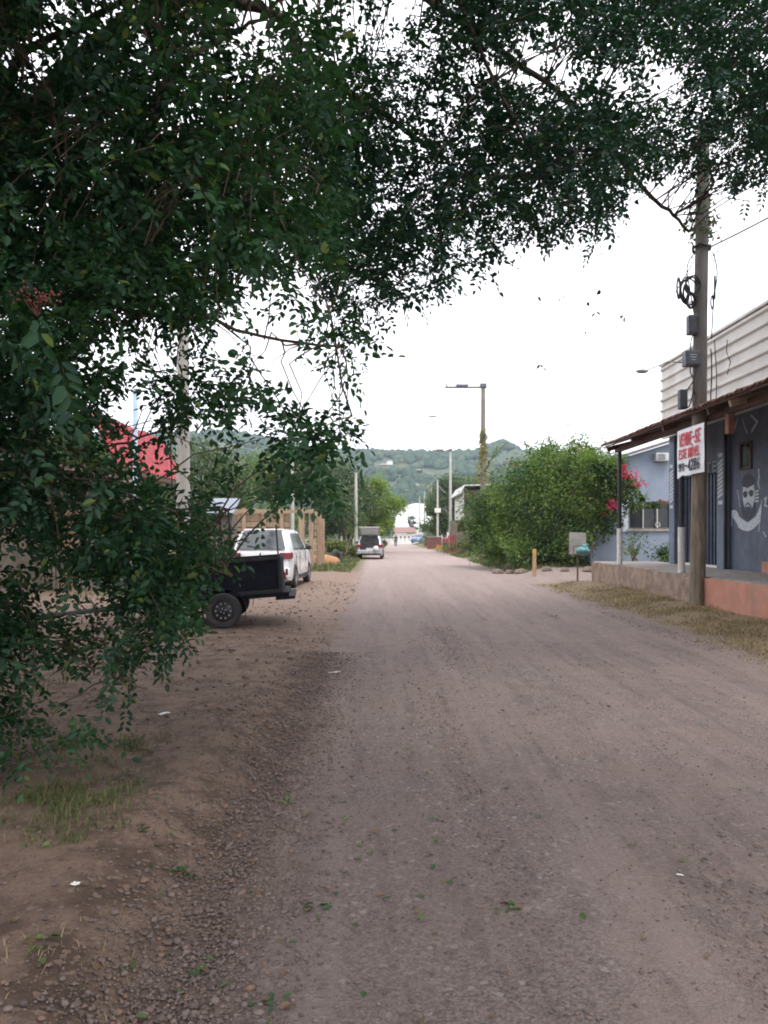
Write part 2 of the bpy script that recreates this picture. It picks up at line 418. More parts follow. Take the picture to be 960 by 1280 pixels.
tag(stones('gravel', np.concatenate([x, x2, x3, x4]), np.concatenate([y, y2, y3, y4]), np.concatenate([r, r2, r3, r4]), stone_m), 'loose crushed stones scattered along the road edge and shoulder', 'gravel', kind='stuff')

def blades(name, x, y, hgt, w, m, lean=.5, dz=0):
    n = len(x); z = gz(x, y) + dz
    a = RNG.uniform(0, 6.28, n); l = RNG.uniform(.1, lean, n) * hgt * 1.6
    b0 = np.stack([x, y, z - .005], -1); dx = np.stack([np.cos(a), np.sin(a), 0 * a], -1); sd_ = np.stack([-np.sin(a), np.cos(a), 0 * a], -1) * (w / 2)[:, None]
    up = np.array([0, 0, 1.])
    mid = b0 + dx * (l * .35)[:, None] + up * (hgt * .6)[:, None]
    tip = b0 + dx * l[:, None] + up * (hgt * np.sqrt(np.maximum(.05, 1 - (l / (hgt * 1.8)) ** 2)))[:, None]
    Vv = np.stack([b0 - sd_, b0 + sd_, mid + sd_ * .8, mid - sd_ * .8, tip + sd_ * .15, tip - sd_ * .15], 1).reshape(-1, 3)
    i = np.arange(n)[:, None] * 6
    Qq = np.concatenate([i + np.array([[0, 1, 2, 3]]), i + np.array([[3, 2, 4, 5]])], 1).reshape(-1, 4)
    return npmesh(name, Vv, Qq, m)
green_m = leafmat('green_grass', (.035, .062, .018), (.085, .115, .034), (.20, .155, .075), .25, .7, .7)
straw_m = leafmat('dry_grass', (.19, .135, .07), (.36, .27, .155), (.13, .12, .05), .15, .85, .9)
def patch(n, x0, x1, y0, y1, freq, thr, seed):
    x = RNG.uniform(x0, x1, n); y = RNG.uniform(y0, y1, n)
    k = fbm(x * freq, y * freq, seed, 3) + RNG.uniform(-.07, .07, n) > thr
    return x[k], y[k]
# near left tufts
ax, ay = patch(30000, -3.4, -1.3, 3.6, 6.8, 1.5, .44, 31)
k = (ay < 5.9 + RNG.normal(size=len(ay)) * .3) & (RNG.random(len(ax)) < .15 + .85 * (fbm(ax * 6, ay * 6, 39, 3) > .5)) & (ax < -1.5 - (ay - 4.6) * .12 + RNG.normal(size=len(ax)) * .15); ax, ay = ax[k], ay[k]
bx, by = patch(2600, -2.6, -1.3, 2.3, 4.2, 2.6, .56, 37)
lx, ly = patch(14000, -9, -3.2, 7, 24, .7, .52, 44)
vx, vy = patch(12000, -5.0, -1.35, 30, 52, .35, .38, 45); k = vx < road_l(vy) - .25 ; vx, vy = vx[k], vy[k]
rx_, ry_ = patch(34000, 4.75, 9.5, 29.5, 56, .4, .3, 46); k = rx_ > 4.95 + RNG.normal(size=len(rx_)) * .25 + .3 * sst(33, 30, ry_); rx_, ry_ = rx_[k], ry_[k]
c = np.concatenate
gx = c([ax, bx, lx, vx, rx_]); gy = c([ay, by, ly, vy, ry_])
hh = c([RNG.uniform(.02, .075, len(ax)), RNG.uniform(.02, .06, len(bx)), RNG.uniform(.04, .13, len(lx)), RNG.uniform(.05, .2, len(vx)), RNG.uniform(.05, .22, len(rx_))])
ww = c([np.full(len(ax), .005), np.full(len(bx), .005), np.full(len(lx), .010), np.full(len(vx), .025), np.full(len(rx_), .025)])
tag(blades('grass', gx, gy, hh, ww, green_m, .9), 'short green grass in patches on the verges beside the road', 'grass', kind='stuff')
ax, ay = patch(30000, 4.5, 6.34, 8.5, 23.5, 1.1, .42, 51); k = ax > 4.85 + RNG.normal(size=len(ax)) * .3; ax, ay = ax[k], ay[k]
bx, by = patch(4000, 4.9, 6.3, 9, 23, 2, .5, 52)
dx_, dy_ = patch(1800, -2.4, -.8, 2.3, 6, 2.2, .5, 53)
tag(blades('dry_grass', c([ax, bx, dx_]), c([ay, by, dy_]), c([RNG.uniform(.015, .06, len(ax)), RNG.uniform(.04, .13, len(bx)), RNG.uniform(.015, .05, len(dx_))]),
    c([np.full(len(ax), .012), np.full(len(bx), .010), np.full(len(dx_), .004)]), straw_m, 1.1), 'dry straw coloured grass on the bank under the terrace', 'dry grass', kind='stuff')
# fallen leaves and leafy bits on the road
lf = leafmat('fallen_leaf', (.035, .075, .03), (.10, .14, .04), (.15, .095, .05), .1, .6, .75)
n = 600; lx = RNG.uniform(-2.6, 3.6, n); ly = 2.3 + RNG.random(n) ** 1.3 * 8
k = RNG.random(n) < np.where(lx < .4, 1, .16); lx, ly = lx[k], ly[k]
for (px, py) in [(390, 1135), (350, 1250), (180, 1060), (45, 1222), (225, 1085), (360, 1005), (232, 1090), (640, 1140), (255, 1195)]:
    Yd = CH * F / (py - HY); m_ = 9
    lx = np.append(lx, (px - CX) / F * Yd + RNG.normal(size=m_) * .03); ly = np.append(ly, Yd + RNG.normal(size=m_) * .035)
n = len(lx); pos_ = np.stack([lx, ly, gz(lx, ly) + .012], -1)
an = RNG.uniform(0, 6.28, n); a_ = np.stack([np.cos(an), np.sin(an), RNG.normal(size=n) * .15], -1); a_ = unit(a_)
up = unit(np.array([[0, 0, 1.]]) + RNG.normal(size=(n, 3)) * .25); w_ = unit(np.cross(up, a_))
Vv, Qq = leaf_quads(pos_, a_, w_, np.cross(a_, w_), RNG.uniform(.022, .055, n), RNG.uniform(.012, .026, n))
tag(npmesh('fallen_leaves', Vv, Qq, lf), 'small green and brown leaves fallen on the gravel', 'fallen leaves', kind='stuff')
wp = mat('white_paper', (.75, .75, .73), (.6, .6, .58), 30, .8)
for i, (px, py, w, l, lab) in enumerate([
    (205, 905, .10, .05, 'crumpled white paper scrap on the brown dirt beyond the grass tuft'),
    (94, 1140, .035, .028, 'small white scrap on the bare brown mound by the grass tufts'),
    (850, 1097, .03, .012, 'tiny white scrap alone on the open gravel of the road'),
    (418, 841, .14, .05, 'flat pale scrap on the dirt shoulder in line with the trailer wheel')]):
    Yd = CH * F / (py - HY); X0 = (px - CX) / F * Yd
    mb = MB(); nn = 5
    for a in range(nn + 1):
        for b_ in range(nn + 1):
            mb.v.append(((a / nn - .5) * w, (b_ / nn - .5) * l, .012 + random.random() * .22 * l))
    for a in range(nn):
        for b_ in range(nn): mb.f.append((a * (nn + 1) + b_, (a + 1) * (nn + 1) + b_, (a + 1) * (nn + 1) + b_ + 1, a * (nn + 1) + b_ + 1))
    o = mb.build('paper_scrap', wp); o.location = (X0, Yd, gzf(X0, Yd)); o.rotation_euler.z = random.random() * 6
    tag(o, lab, 'paper scrap', 'paper scraps on the ground')
# ================================================================ the two big trees
bark = mat('bark', (.085, .062, .045), (.035, .027, .022), 6, .92, .8, 22, stretch=(3, 3, .6))
twig_m = mat('twig_bark', (.15, .10, .07), (.07, .05, .038), 9, .9, .3, 40)
near_leaf = leafmat('near_leaf', (.010, .034, .017), (.034, .088, .034), (.10, .14, .03), .32, .5, .955)
far_leaf = leafmat('overhead_leaf', (.009, .030, .019), (.020, .056, .032), (.05, .085, .025), .24, .55, .95)
RB = np.array([(-900, 620), (-100, 520), (120, 420), (300, 335), (380, 362), (440, 402), (490, 385), (540, 372), (580, 342), (612, 352), (640, 296), (680, 300), (720, 322), (745, 322), (765, 285), (790, 228), (830, 215), (880, 212), (900, 205), (920, 242), (960, 262), (1100, 225), (1400, 120)], float)
def dens_over(px, py):
    lim = np.interp(px, RB[:, 0], RB[:, 1])
    d = sst(6, -30, py - lim)
    hole = fbm(px / 120., py / 85., 61, 4)
    return d * np.where(hole < .372 + .05 * sst(500, 380, px) * sst(-80, 40, px), .05, 1.0) 
LBp = np.array([(-900, 300), (-100, 430), (200, 430), (300, 440), (400, 462), (450, 455), (500, 432), (545, 450), (580, 452), (612, 402), (640, 345), (665, 318), (700, 318), (728, 300), (742, 252), (780, 238), (820, 226), (850, 178), (900, 150), (935, 112), (965, 40), (990, -200)], float)
def dens_near(px, py):
    lim = np.interp(py, LBp[:, 0], LBp[:, 1])
    d = sst(8, -35, px - lim)
    sparse = sst(150, 250, px) * sst(330, 400, py) * sst(660, 600, py)
    hole = fbm(px / 62., py / 62., 71, 3) - .02 * sst(380, 250, py)
    d = d * np.where(hole < .34 + .02 * sparse + .012 * sst(600, 680, py), .05, 1)
    for (hx, hy, rx, ry, q) in [(165, 512, 42, 40, .04), (190, 572, 42, 30, .30), (60, 850, 75, 40, .28), (60, 720, 55, 22, .45), (100, 625, 60, 16, .45), (75, 190, 70, 75, .3), (30, 120, 30, 30, .3), (130, 560, 30, 16, .4), (395, 470, 20, 40, .5), (350, 680, 60, 34, .5), (60, 650, 50, 20, .6)]:
        e = ((px - hx) / rx) ** 2 + ((py - hy) / ry) ** 2
        d = d * np.where(e < 1, q, 1)
    return d
def clumps(fn, n, box, depth, rng):
    out = []
    while len(out) < n:
        px = rng.uniform(box[0], box[1], 4000); py = rng.uniform(box[2], box[3], 4000)
        k = rng.random(4000) < fn(px, py)
        for a, b_ in zip(px[k], py[k]): out.append((a, b_))
    out = np.array(out[:n]); Y = depth(out[:, 0], out[:, 1], n)
    return np.stack([(out[:, 0] - CX) / F * Y, Y, CH - (out[:, 1] - HY) / F * Y], -1), out
def crown(fn, C, per, sigma, Lr, nl, ll, lw, rng):
    """sprays of pinnate leaves round each twig end C; kept where the crown's own outline has foliage"""
    n = len(C) * per
    base = np.repeat(C, per, 0) + rng.normal(size=(n, 3)) * sigma
    d = unit(base - np.repeat(C, per, 0) + rdir(n, rng) * .25 + np.array([0, 0, -.08]))
    px = base[:, 0] / base[:, 1] * F + CX; py = HY - (base[:, 2] - CH) / base[:, 1] * F
    k = (rng.random(n) < fn(px, py) * 1.6) & (base[:, 2] > .12)
    base, d = base[k], d[k]
    return sprays(base, d, rng.uniform(*Lr, len(base)), nl, ll, lw, rng)
def bez(a, b, c, n=8):
    a, b, c = Vector(a), Vector(b), Vector(c)
    return [a * (1 - t) ** 2 + b * 2 * t * (1 - t) + c * t * t for t in [i / n for i in range(n + 1)]]
def wobble(pts, s):
    return [pts[0]] + [p + Vector((random.gauss(0, s), random.gauss(0, s), random.gauss(0, s))) for p in pts[1:-1]] + [pts[-1]]
def smooth(pts, m=4):
    q = [Vector(p) for p in pts]; q = [q[0] * 2 - q[1]] + q + [q[-1] * 2 - q[-2]]; r = []
    for i in range(1, len(q) - 2):
        a, b, c_, d = q[i - 1], q[i], q[i + 1], q[i + 2]
        for k in range(m):
            t = k / m; r.append(.5 * (2 * b + (c_ - a) * t + (2 * a - 5 * b + 4 * c_ - d) * t * t + (3 * b - a - 3 * c_ + d) * t ** 3))
    return r + [q[-2]]
def twigs(mb, C, limbs, r0, rng, frac=1.0):
    L = np.array([tuple(p) for l in limbs for p in l])
    for c_ in C:
        if rng.random() > frac: continue
        dd = np.linalg.norm(L - c_, axis=1); j = int(np.argmin(dd + rng.random(len(L)) * .9)); a = L[j]
        m_ = (a + c_) / 2 + np.array([rng.normal() * .1, rng.normal() * .1, .12 * dd[j] + .05])
        p = wobble(bez(a, m_, c_, 5), .02 * min(dd[j], 1.5))
        mb.tube(p, [r0 * (1 - .13 * i) * (.6 + .4 * min(dd[j], 1.5)) for i in range(6)], 4, False)
# ---- near drooping tree (trunk left of the frame)
r1 = np.random.default_rng(11)
def d_near(px, py, n):
    lo = np.interp(py, [-400, 200, 600, 700, 960], [3.3, 3.4, 3.8, 4.3, 4.4]); hi = np.interp(py, [-400, 200, 600, 700, 960], [6.5, 6.3, 6.0, 5.9, 5.4])
    return lo + (hi - lo) * r1.random(n)
C1, _ = clumps(dens_near, 2000, (-420, 480, -330, 985), d_near, r1)
C1 = C1[C1[:, 2] > .3]
tr = thing('drooping_tree', 'dark leafy tree drooping low over the dirt shoulder in front of the trailer', 'tree', (-3.75, 4.3, gzf(-3.75, 4.3)))
OFF = Vector(tr.location)
def loc_(pts): return [Vector(p) - OFF for p in pts]
T0 = Vector((-3.75, 4.3, gzf(-3.75, 4.3)))
trunk = [T0 + Vector((0, 0, -.15)), T0 + Vector((.05, 0, .6)), T0 + Vector((0, .08, 1.4)), T0 + Vector((.12, .05, 2.3)), T0 + Vector((.1, .2, 3.2)), T0 + Vector((.35, .2, 4.3))]
MB().tube(loc_(trunk), [.2, .16, .145, .13, .11, .07], 10).build('trunk', bark, tr, True)
limbs = [bez(trunk[3], P(-100, 80, 4.2), P(150, 163, 4.3), 10) + [Vector(P(190, 166, 4.25)), Vector(P(280, 192, 4.2)), Vector(P(330, 215, 4.2))],
         bez(P(186, 165, 4.25), P(190, 80, 4.2), P(300, 40, 4.3), 7) + [Vector(P(370, -5, 4.4)), Vector(P(420, -60, 4.5))],
         bez(trunk[2], P(-80, 300, 4.6), P(190, 395, 5.0), 9) + [Vector(P(260, 400, 5.0)), Vector(P(330, 425, 5.1)), Vector(P(430, 432, 5.1))],
         bez(trunk[2], P(-120, 480, 4.8), P(100, 560, 5.2), 9) + [Vector(P(160, 552, 5.2)), Vector(P(215, 535, 5.25))],
         bez(trunk[1], P(-200, 640, 5.0), P(40, 600, 5.0), 9) + [Vector(P(130, 632, 4.9)), Vector(P(240, 690, 4.9)), Vector(P(290, 720, 4.9))],
         bez(trunk[1], P(-160, 780, 4.9), P(60, 800, 4.8), 9) + [Vector(P(130, 840, 4.8)), Vector(P(180, 860, 4.8))],
         bez(trunk[4], P(-100, -60, 4.6), P(200, -120, 5.2), 9), bez(trunk[4], P(0, 20, 5.0), P(360, 300, 5.6), 10) + [Vector(P(400, 360, 5.6)), Vector(P(440, 520, 5.6))],
         bez(trunk[2], P(-160, 240, 5.2), P(110, 300, 5.5), 8)]
lm_ = MB()
for i, l in enumerate(limbs):
    n = len(l); l = limbs[i] = smooth(l); n = len(l); lm_.tube(loc_(wobble(l, .012)), [(.034 if i in (0, 2, 4) else .026) * (1 - .75 * k / n) for k in range(n)], 6)
# hanging bare twigs
for a, b_, c2 in [((175, 168, 4.2), (172, 210, 4.15), (190, 255, 4.1)), ((216, 175, 4.2), (205, 240, 4.15), (188, 318, 4.1)), ((60, 110, 4), (75, 160, 4), (76, 250, 4.0)),
                  ((5, 580, 4.3), (90, 630, 4.2), (160, 650, 4.2)), ((30, 470, 4.4), (50, 560, 4.3), (75, 690, 4.3)), ((20, 520, 4.5), (60, 580, 4.4), (64, 640, 4.4)),
                  ((0, 560, 4.2), (70, 610, 4.2), (130, 600, 4.2)), ((40, 800, 4.6), (50, 860, 4.6), (20, 930, 4.6))]:
    lm_.tube(loc_(wobble(bez(P(*a), P(*b_), P(*c2), 7), .008)), [.008 - .0006 * k for k in range(8)], 5)
lm_.build('limb', twig_m, tr, True)
tw = MB(); twigs(tw, C1 - np.array(OFF), [loc_(l) for l in limbs], .0065, r1, .75); tw.build('twig', twig_m, tr)
Va, Qa = crown(dens_near, C1, 16, .17, (.10, .20), 9, .052, .025, r1)
# a few long-leaved sprays close to the lens at the left border
cs = np.array([P(-10, 400, 2.3), P(45, 385, 2.35), P(20, 430, 2.25), P(-30, 360, 2.3), P(70, 440, 2.4), P(150, 395, 2.9), P(135, 255, 3.0), P(395, 100, 3.1), P(385, 60, 3.1)])
dd_ = unit(np.array([(.6, .1, -.7), (.1, .1, -1), (.5, 0, -.8), (.7, .1, -.3), (.3, .1, -1), (.1, 0, -1), (.2, 0, -1), (.05, 0, -1), (.1, 0, -1)]))
Vb, Qb = sprays(cs, dd_, np.full(len(cs), .17), 11, .07, .03, r1)
npmesh('crown', c([Va, Vb]) - np.array(OFF), c([Qa, Qb + len(Va)]), near_leaf, tr)
sd_m = mat('seed_pod', (.17, .025, .018), (.09, .02, .015), 20, .6)
mb = MB()
for k in range(60):
    p = Vector(P(random.gauss(46, 15), random.gauss(371, 6), 2.33 + random.gauss(0, .03))) - OFF
    mb.ball(p, [.0025 + .0025 * random.random()] * 3, 6, 4, .3)
for k in range(6): mb.tube([Vector(P(46, 396, 2.33)) - OFF, Vector(P(30 + 6 * k, 374, 2.33)) - OFF], .0009, 4)
mb.build('seed_cluster', sd_m, tr, True)
# ---- tall tree whose crown reaches over the road
r2 = np.random.default_rng(12)
def d_over(px, py, n): return 6.0 + 5.6 * r2.random(n) + np.clip(px - 500, 0, 400) / 400 * .8
C2, _ = clumps(dens_over, 2500, (-620, 1260, -420, 560), d_over, r2)
# unseen crown clumps added above and behind the camera to shade the foreground
xx = r2.uniform(-7, 4.8, 5200); yy = r2.uniform(-5, 6.5, 5200); zz_ = 5.2 + 2.2 * r2.random(5200)
k = (zz_ > 1.6 + .72 * np.maximum(yy, 0) + 1.0) & (fbm(xx / 1.6, yy / 1.6, 63, 3) > .38); C3 = np.stack([xx, yy, zz_], -1)[k]
t2 = thing('overhanging_tree', 'tall broad tree whose fine leafed crown spreads over the road and pole top', 'tree', (-5.6, 8.6, gzf(-5.6, 8.6)))
OFF = Vector(t2.location); T0 = OFF.copy()
trunk = [T0 + Vector((0, 0, -.2)), T0 + Vector((.05, .05, .8)), T0 + Vector((.2, .05, 2.0)), T0 + Vector((.3, .1, 3.4)), T0 + Vector((.6, .0, 4.8)), T0 + Vector((.8, .0, 6.4)), T0 + Vector((1.2, 0, 8.2))]
MB().tube(loc_(trunk), [.4, .3, .27, .25, .22, .17, .08], 12).build('trunk', bark, t2, True)
limbs = [bez(trunk[3], P(0, 60, 8.2), P(40, 60, 7.2), 8) + [Vector(P(120, 20, 6.8)), Vector(P(300, -80, 6.6))],
         bez(trunk[4], P(150, -100, 8.2), P(365, 30, 7.6), 9) + [Vector(P(375, 75, 7.5)), Vector(P(460, 130, 7.6)), Vector(P(560, 200, 7.9))],
         bez(trunk[4], P(250, -250, 8.5), P(620, 60, 8.6), 10) + [Vector(P(740, 150, 8.8)), Vector(P(800, 232, 9)), Vector(P(835, 262, 9.1)), Vector(P(862, 290, 9.2))],
         bez(trunk[5], P(300, -420, 9), P(760, -60, 9.5), 10) + [Vector(P(880, 60, 9.6)), Vector(P(980, 200, 9.7))],
         bez(trunk[3], P(100, 250, 8.4), P(330, 270, 8.2), 9) + [Vector(P(430, 330, 8.2)), Vector(P(490, 360, 8.2))],
         bez(trunk[5], P(200, -300, 7), P(500, -150, 6.6), 9) + [Vector(P(620, 100, 6.8)), Vector(P(700, 260, 7.2))],
         bez(trunk[2], P(-60, 200, 7.4), P(60, 250, 6.6), 8), bez(trunk[6], P(300, -700, 8), P(900, -300, 8.4), 9)]
lm_ = MB()
for i, l in enumerate(limbs):
    n = len(l); l = limbs[i] = smooth(l); n = len(l); lm_.tube(loc_(wobble(l, .012)), [(.10, .11, .08, .075, .06, .06, .06, .07)[i] * (1 - .8 * k / n) for k in range(n)], 7)
# thin hanging twigs with a few last leaves
ends = [(674, 375), (700, 376), (735, 381), (748, 366), (728, 418), (744, 396), (779, 396), (675, 461)]
EP = []
for (ex, ey) in ends:
    e = Vector(P(ex, ey - 3, 8.3)); s_ = Vector(P(ex + random.uniform(-25, 15), min(ey - 70, 300), 8.4))
    lm_.tube(loc_(bez(s_, (s_ + e) / 2 + Vector((.06, .02, 0)), e, 5)), .0013, 3); EP.append(tuple(e))
lm_.build('limb', bark, t2, True)
tw = MB(); twigs(tw, C2 - np.array(OFF), [loc_(l) for l in limbs], .0085, r2, .6); tw.build('twig', bark, t2)
Va, Qa = crown(dens_over, C2, 25, .25, (.12, .24), 9, .064, .031, r2)
n3 = len(C3) * 9; b3 = np.repeat(C3, 9, 0) + r2.normal(size=(n3, 3)) * .3; Vc, Qc = sprays(b3, rdir(n3, r2), r2.uniform(.12, .24, n3), 9, .062, .03, r2)
Va, Qa = c([Va, Vc]), c([Qa, Qc + len(Va)])
E = np.repeat(np.array(EP), 3, 0) + r2.normal(size=(len(EP) * 3, 3)) * .015
Vb, Qb = simple_leaves(E, np.full(len(E), .06), np.full(len(E), .032), r2, 1.5)
npmesh('crown', c([Va, Vb]) - np.array(OFF), c([Qa, Qb + len(Va)]), far_leaf, t2)
print('leaf quads', len(Qa))
# ================================================================ materials
conc = mat('concrete', (.33, .30, .27), (.24, .215, .195), 5, .9, .35, 30, dirt=(.13, .10, .08), damt=.55)
rough_stone = mat('rough_render', (.32, .235, .18), (.215, .155, .12), 4, .95, .7, 14, dirt=(.11, .085, .07), damt=.6, dscale=2.2)
salmon = mat('salmon_paint', (.50, .235, .165), (.42, .20, .145), 2.5, .85, .25, 25, dirt=(.24, .17, .13), damt=.55, dscale=1.6)
slate = mat('slate_blue_paint', (.112, .132, .176), (.086, .102, .14), 1.6, .75, .15, 30, dirt=(.17, .19, .23), damt=.35, dscale=2.6)
paleblue = mat('pale_blue_paint', (.235, .28, .35), (.20, .245, .31), 1.4, .85, .2, 25, dirt=(.17, .19, .21), damt=.4)
navy = mat('navy_metal', (.035, .05, .085), (.025, .036, .065), 4, .5, .1, 30, dirt=(.09, .09, .1), damt=.3)
blackm = mat('black_metal', (.016, .016, .018), (.03, .028, .027), 6, .5, .1, 30)
whitep = mat('white_paint', (.70, .69, .66), (.58, .57, .54), 8, .7, .1, 30, dirt=(.28, .23, .19), damt=.4)
stencil = mat('stencil_white', (.58, .61, .66), (.36, .39, .44), 26, .85, contrast=(.40, .62))
stencil2 = mat('stencil_grey', (.26, .28, .31), (.15, .17, .21), 26, .85, contrast=(.40, .62))
stencil3 = mat('stencil_dark', (.05, .055, .07), (.075, .08, .1), 22, .85)
sheet = mat('cream_sheet_metal', (.60, .585, .55), (.53, .515, .48), 1.3, .5, .05, 20, stretch=(1, 1, 1), dirt=(.36, .31, .24), damt=.45, dscale=.9)
tile_m = mat('clay_tile', (.22, .105, .075), (.11, .062, .052), 7, .9, .5, 30, dirt=(.05, .04, .04), damt=.6, dscale=3)
wood_d = mat('dark_timber', (.13, .07, .05), (.08, .045, .035), 4, .85, .3, 20, stretch=(4, .5, 4))
wood_p = mat('pole_timber', (.28, .235, .175), (.155, .125, .095), 6, .9, .6, 18, stretch=(3, 3, .35), dirt=(.065, .05, .04), damt=.65, dscale=2.4)
wood_g = mat('grey_timber', (.24, .20, .165), (.14, .115, .1), 5, .9, .4, 20, stretch=(4, 4, .5))
wood_t = mat('tan_timber', (.38, .27, .185), (.27, .185, .125), 4, .85, .3, 20, stretch=(4, 4, .5), dirt=(.22, .15, .1), damt=.4)
pconc = mat('pole_concrete', (.44, .42, .39), (.34, .32, .30), 4, .85, .2, 25, stretch=(2, 2, .4))
steel = mat('grey_steel', (.30, .31, .32), (.22, .23, .24), 6, .45, .05, 20, metal=.6)
cablem = mat('cable_rubber', (.02, .02, .022), (.035, .035, .037), 8, .6)
glass_d = mat('dark_glass', (.012, .014, .017), (.02, .023, .027), 2, .12, spec=.5)
boxgrey = mat('grey_plastic', (.10, .115, .14), (.075, .085, .105), 6, .5)
boxdark = mat('dark_plastic', (.03, .036, .05), (.045, .05, .062), 6, .5)
PI = math.pi
m_ = wood_p.node_tree; pb_n = [n for n in m_.nodes if n.type == 'BSDF_PRINCIPLED'][0]; src = pb_n.inputs['Base Color'].links[0].from_socket
tcn = nd(m_, 'ShaderNodeTexCoord'); sxz = nd(m_, 'ShaderNodeSeparateXYZ'); lk(m_, tcn.outputs['Object'], sxz.inputs[0])
lk(m_, mixc(m_, rng_(m_, mth(m_, 'ADD', sxz.outputs[2], mth(m_, 'MULTIPLY', noise(m_, tcn.outputs['Object'], 2.0, 5), 2.0)), 4.2, 5.8, 0, .72), src, (.12, .12, .125)), pb_n.inputs['Base Color'])  # greyed by weather above the awning
# ================================================================ raised terrace along the shops
te = thing('terrace', 'raised terrace with bare rendered retaining wall, salmon painted in front of the mural', 'terrace', (6.3, 15, .2))
def lb(t, a, b, name, m, bevel=0, **k):
    o = Vector(t.location); mb = MB().span(Vector(a) - o, Vector(b) - o); return mb.build(name, m, t, bevel=bevel)
def rough_wall(t, x, y0, y1, z0, z1, name, m, thick, amp, seed):
    """wall face towards -X with an uneven surface"""
    o = Vector(t.location); ny = int((y1 - y0) / .09) + 2; nz = int((z1 - z0) / .09) + 2
    yy, zz = np.meshgrid(np.linspace(y0, y1, ny), np.linspace(z0, z1, nz))
    xx = x - (fbm(yy * 3, zz * 3, seed) - .47) * amp - (fbm(yy * 11, zz * 11, seed + 5, 3) - .44) * amp * .5
    top = zz + (zz > z1 - .001) * (fbm(yy * 2.5, yy * 0, seed + 9) - .47) * amp * .8
    V = [(a - o.x, b - o.y, c_ - o.z) for a, b, c_ in zip(xx.ravel(), yy.ravel(), top.ravel())]
    Fc = [(j * ny + i, j * ny + i + 1, (j + 1) * ny + i + 1, (j + 1) * ny + i)[::-1] for j in range(nz - 1) for i in range(ny - 1)]
    mb = MB().add(V, Fc)
    mb.orient((-1, 0, .5)); b0 = len(mb.v)  # top cap
    mb.v += [(x + thick - o.x, yy[0, i] - o.y, top[-1, i] - o.z) for i in range(ny)]
    mb.f += [((nz - 1) * ny + i, (nz - 1) * ny + i + 1, b0 + i + 1, b0 + i)[::-1] for i in range(ny - 1)]
    mb.orient((-1, 0, 1)); return mb.build(name, m, t, True, angle=50)
rough_wall(te, 6.3, 15.62, 23.0, -.2, .725, 'bare_wall', rough_stone, .25, .11, 81)
rough_wall(te, 6.27, 7.0, 15.2, -.2, .715, 'salmon_wall', salmon, .25, .03, 85)
lb(te, (6.16, 15.22, -.2), (6.5, 15.6, .69), 'post_pier', rough_stone, .02)
lb(te, (6.36, 6.8, .56), (8.30, 23.05, .735), 'terrace_floor', conc, .01)
lb(te, (6.4, 22.8, -.2), (8.3, 22.98, .6), 'end_wall', rough_stone)

# ================================================================ barber shop
bs = thing('barber_shop', 'slate blue shop with cream corrugated metal front, tiled awning and stencilled mural', 'shop', (8.2, 16, .735))
O = Vector(bs.location)
def sp(a, b, name, m, parent=bs, bevel=.004): return MB().span(Vector(a) - O, Vector(b) - O).build(name, m, parent, bevel=bevel)
zF = .737
wl = MB()
for a, b in [((8.2, 21.05, zF), (8.45, 21.7, 4.6)), ((8.2, 18.42, 3.42), (8.45, 21.05, 4.6)), ((8.2, 7.0, zF), (8.45, 18.42, 4.6)), ((8.45, 21.45, zF), (13, 21.7, 4.6))]:
    wl.span(Vector(a) - O, Vector(b) - O)
wall = wl.build('wall', slate, bs)
sp((8.196, 7, zF + .002), (8.21, 16.5, .98), 'painted_skirt', salmon, bs, 0)
for y0, y1 in ((21.12, 21.5), (18.0, 18.42)):
    pl = sp((8.06, y0, zF), (8.199, y1, 4.3), 'pilaster', mat('pilaster_paint', (.155, .19, .25), (.115, .145, .195), 2, .8, .2, 25, dirt=(.1, .11, .13), damt=.4), bs)
    mb = MB(); yc = (y0 + y1) / 2; w_ = .26
    for k in range(9):
        z0 = 2.42 + k * .1
        mb.prism([(-w_ / 2, 0), (w_ / 2, .09), (w_ / 2, .155), (-w_ / 2, .065)], .003, Matrix(((0, 0, -1, 8.058 - O.x), (-1, 0, 0, yc - O.y), (0, 1, 0, z0 - O.z), (0, 0, 0, 1))))
    for z0 in (2.28, 3.42): mb.span((8.055 - O.x, yc - .11 - O.y, z0 - O.z), (8.058 - O.x, yc + .11 - O.y, z0 + .09 - O.z))
    mb.build('barber_stripes', stencil, pl)
sp((8.03, 17.93, zF), (8.1, 17.99, 4.3), 'drain_pipe', blackm)
# ribbed door
dm = MB(); n = 26
for k in range(n):
    y0 = 18.46 + (21.02 - 18.46) * k / n; dy = (21.02 - 18.46) / n
    dm.span((8.30 + (k % 2) * .03 - O.x, y0 - O.y, zF + .05 - O.z), (8.37 - O.x, y0 + dy - O.y, 3.1 - O.z))
door = dm.build('door', navy, bs)
MB().span(Vector((8.27, 19.70, zF + .05)) - O, Vector((8.375, 19.78, 3.1)) - O).build('door_post', navy, door)
sp((8.15, 18.46, zF), (8.45, 21.02, zF + .05), 'door_sill', whitep)
sp((8.22, 18.44, 3.1), (8.36, 21.03, 3.42), 'door_header', mat('header_paint', (.05, .055, .07), (.035, .04, .05), 4, .8))
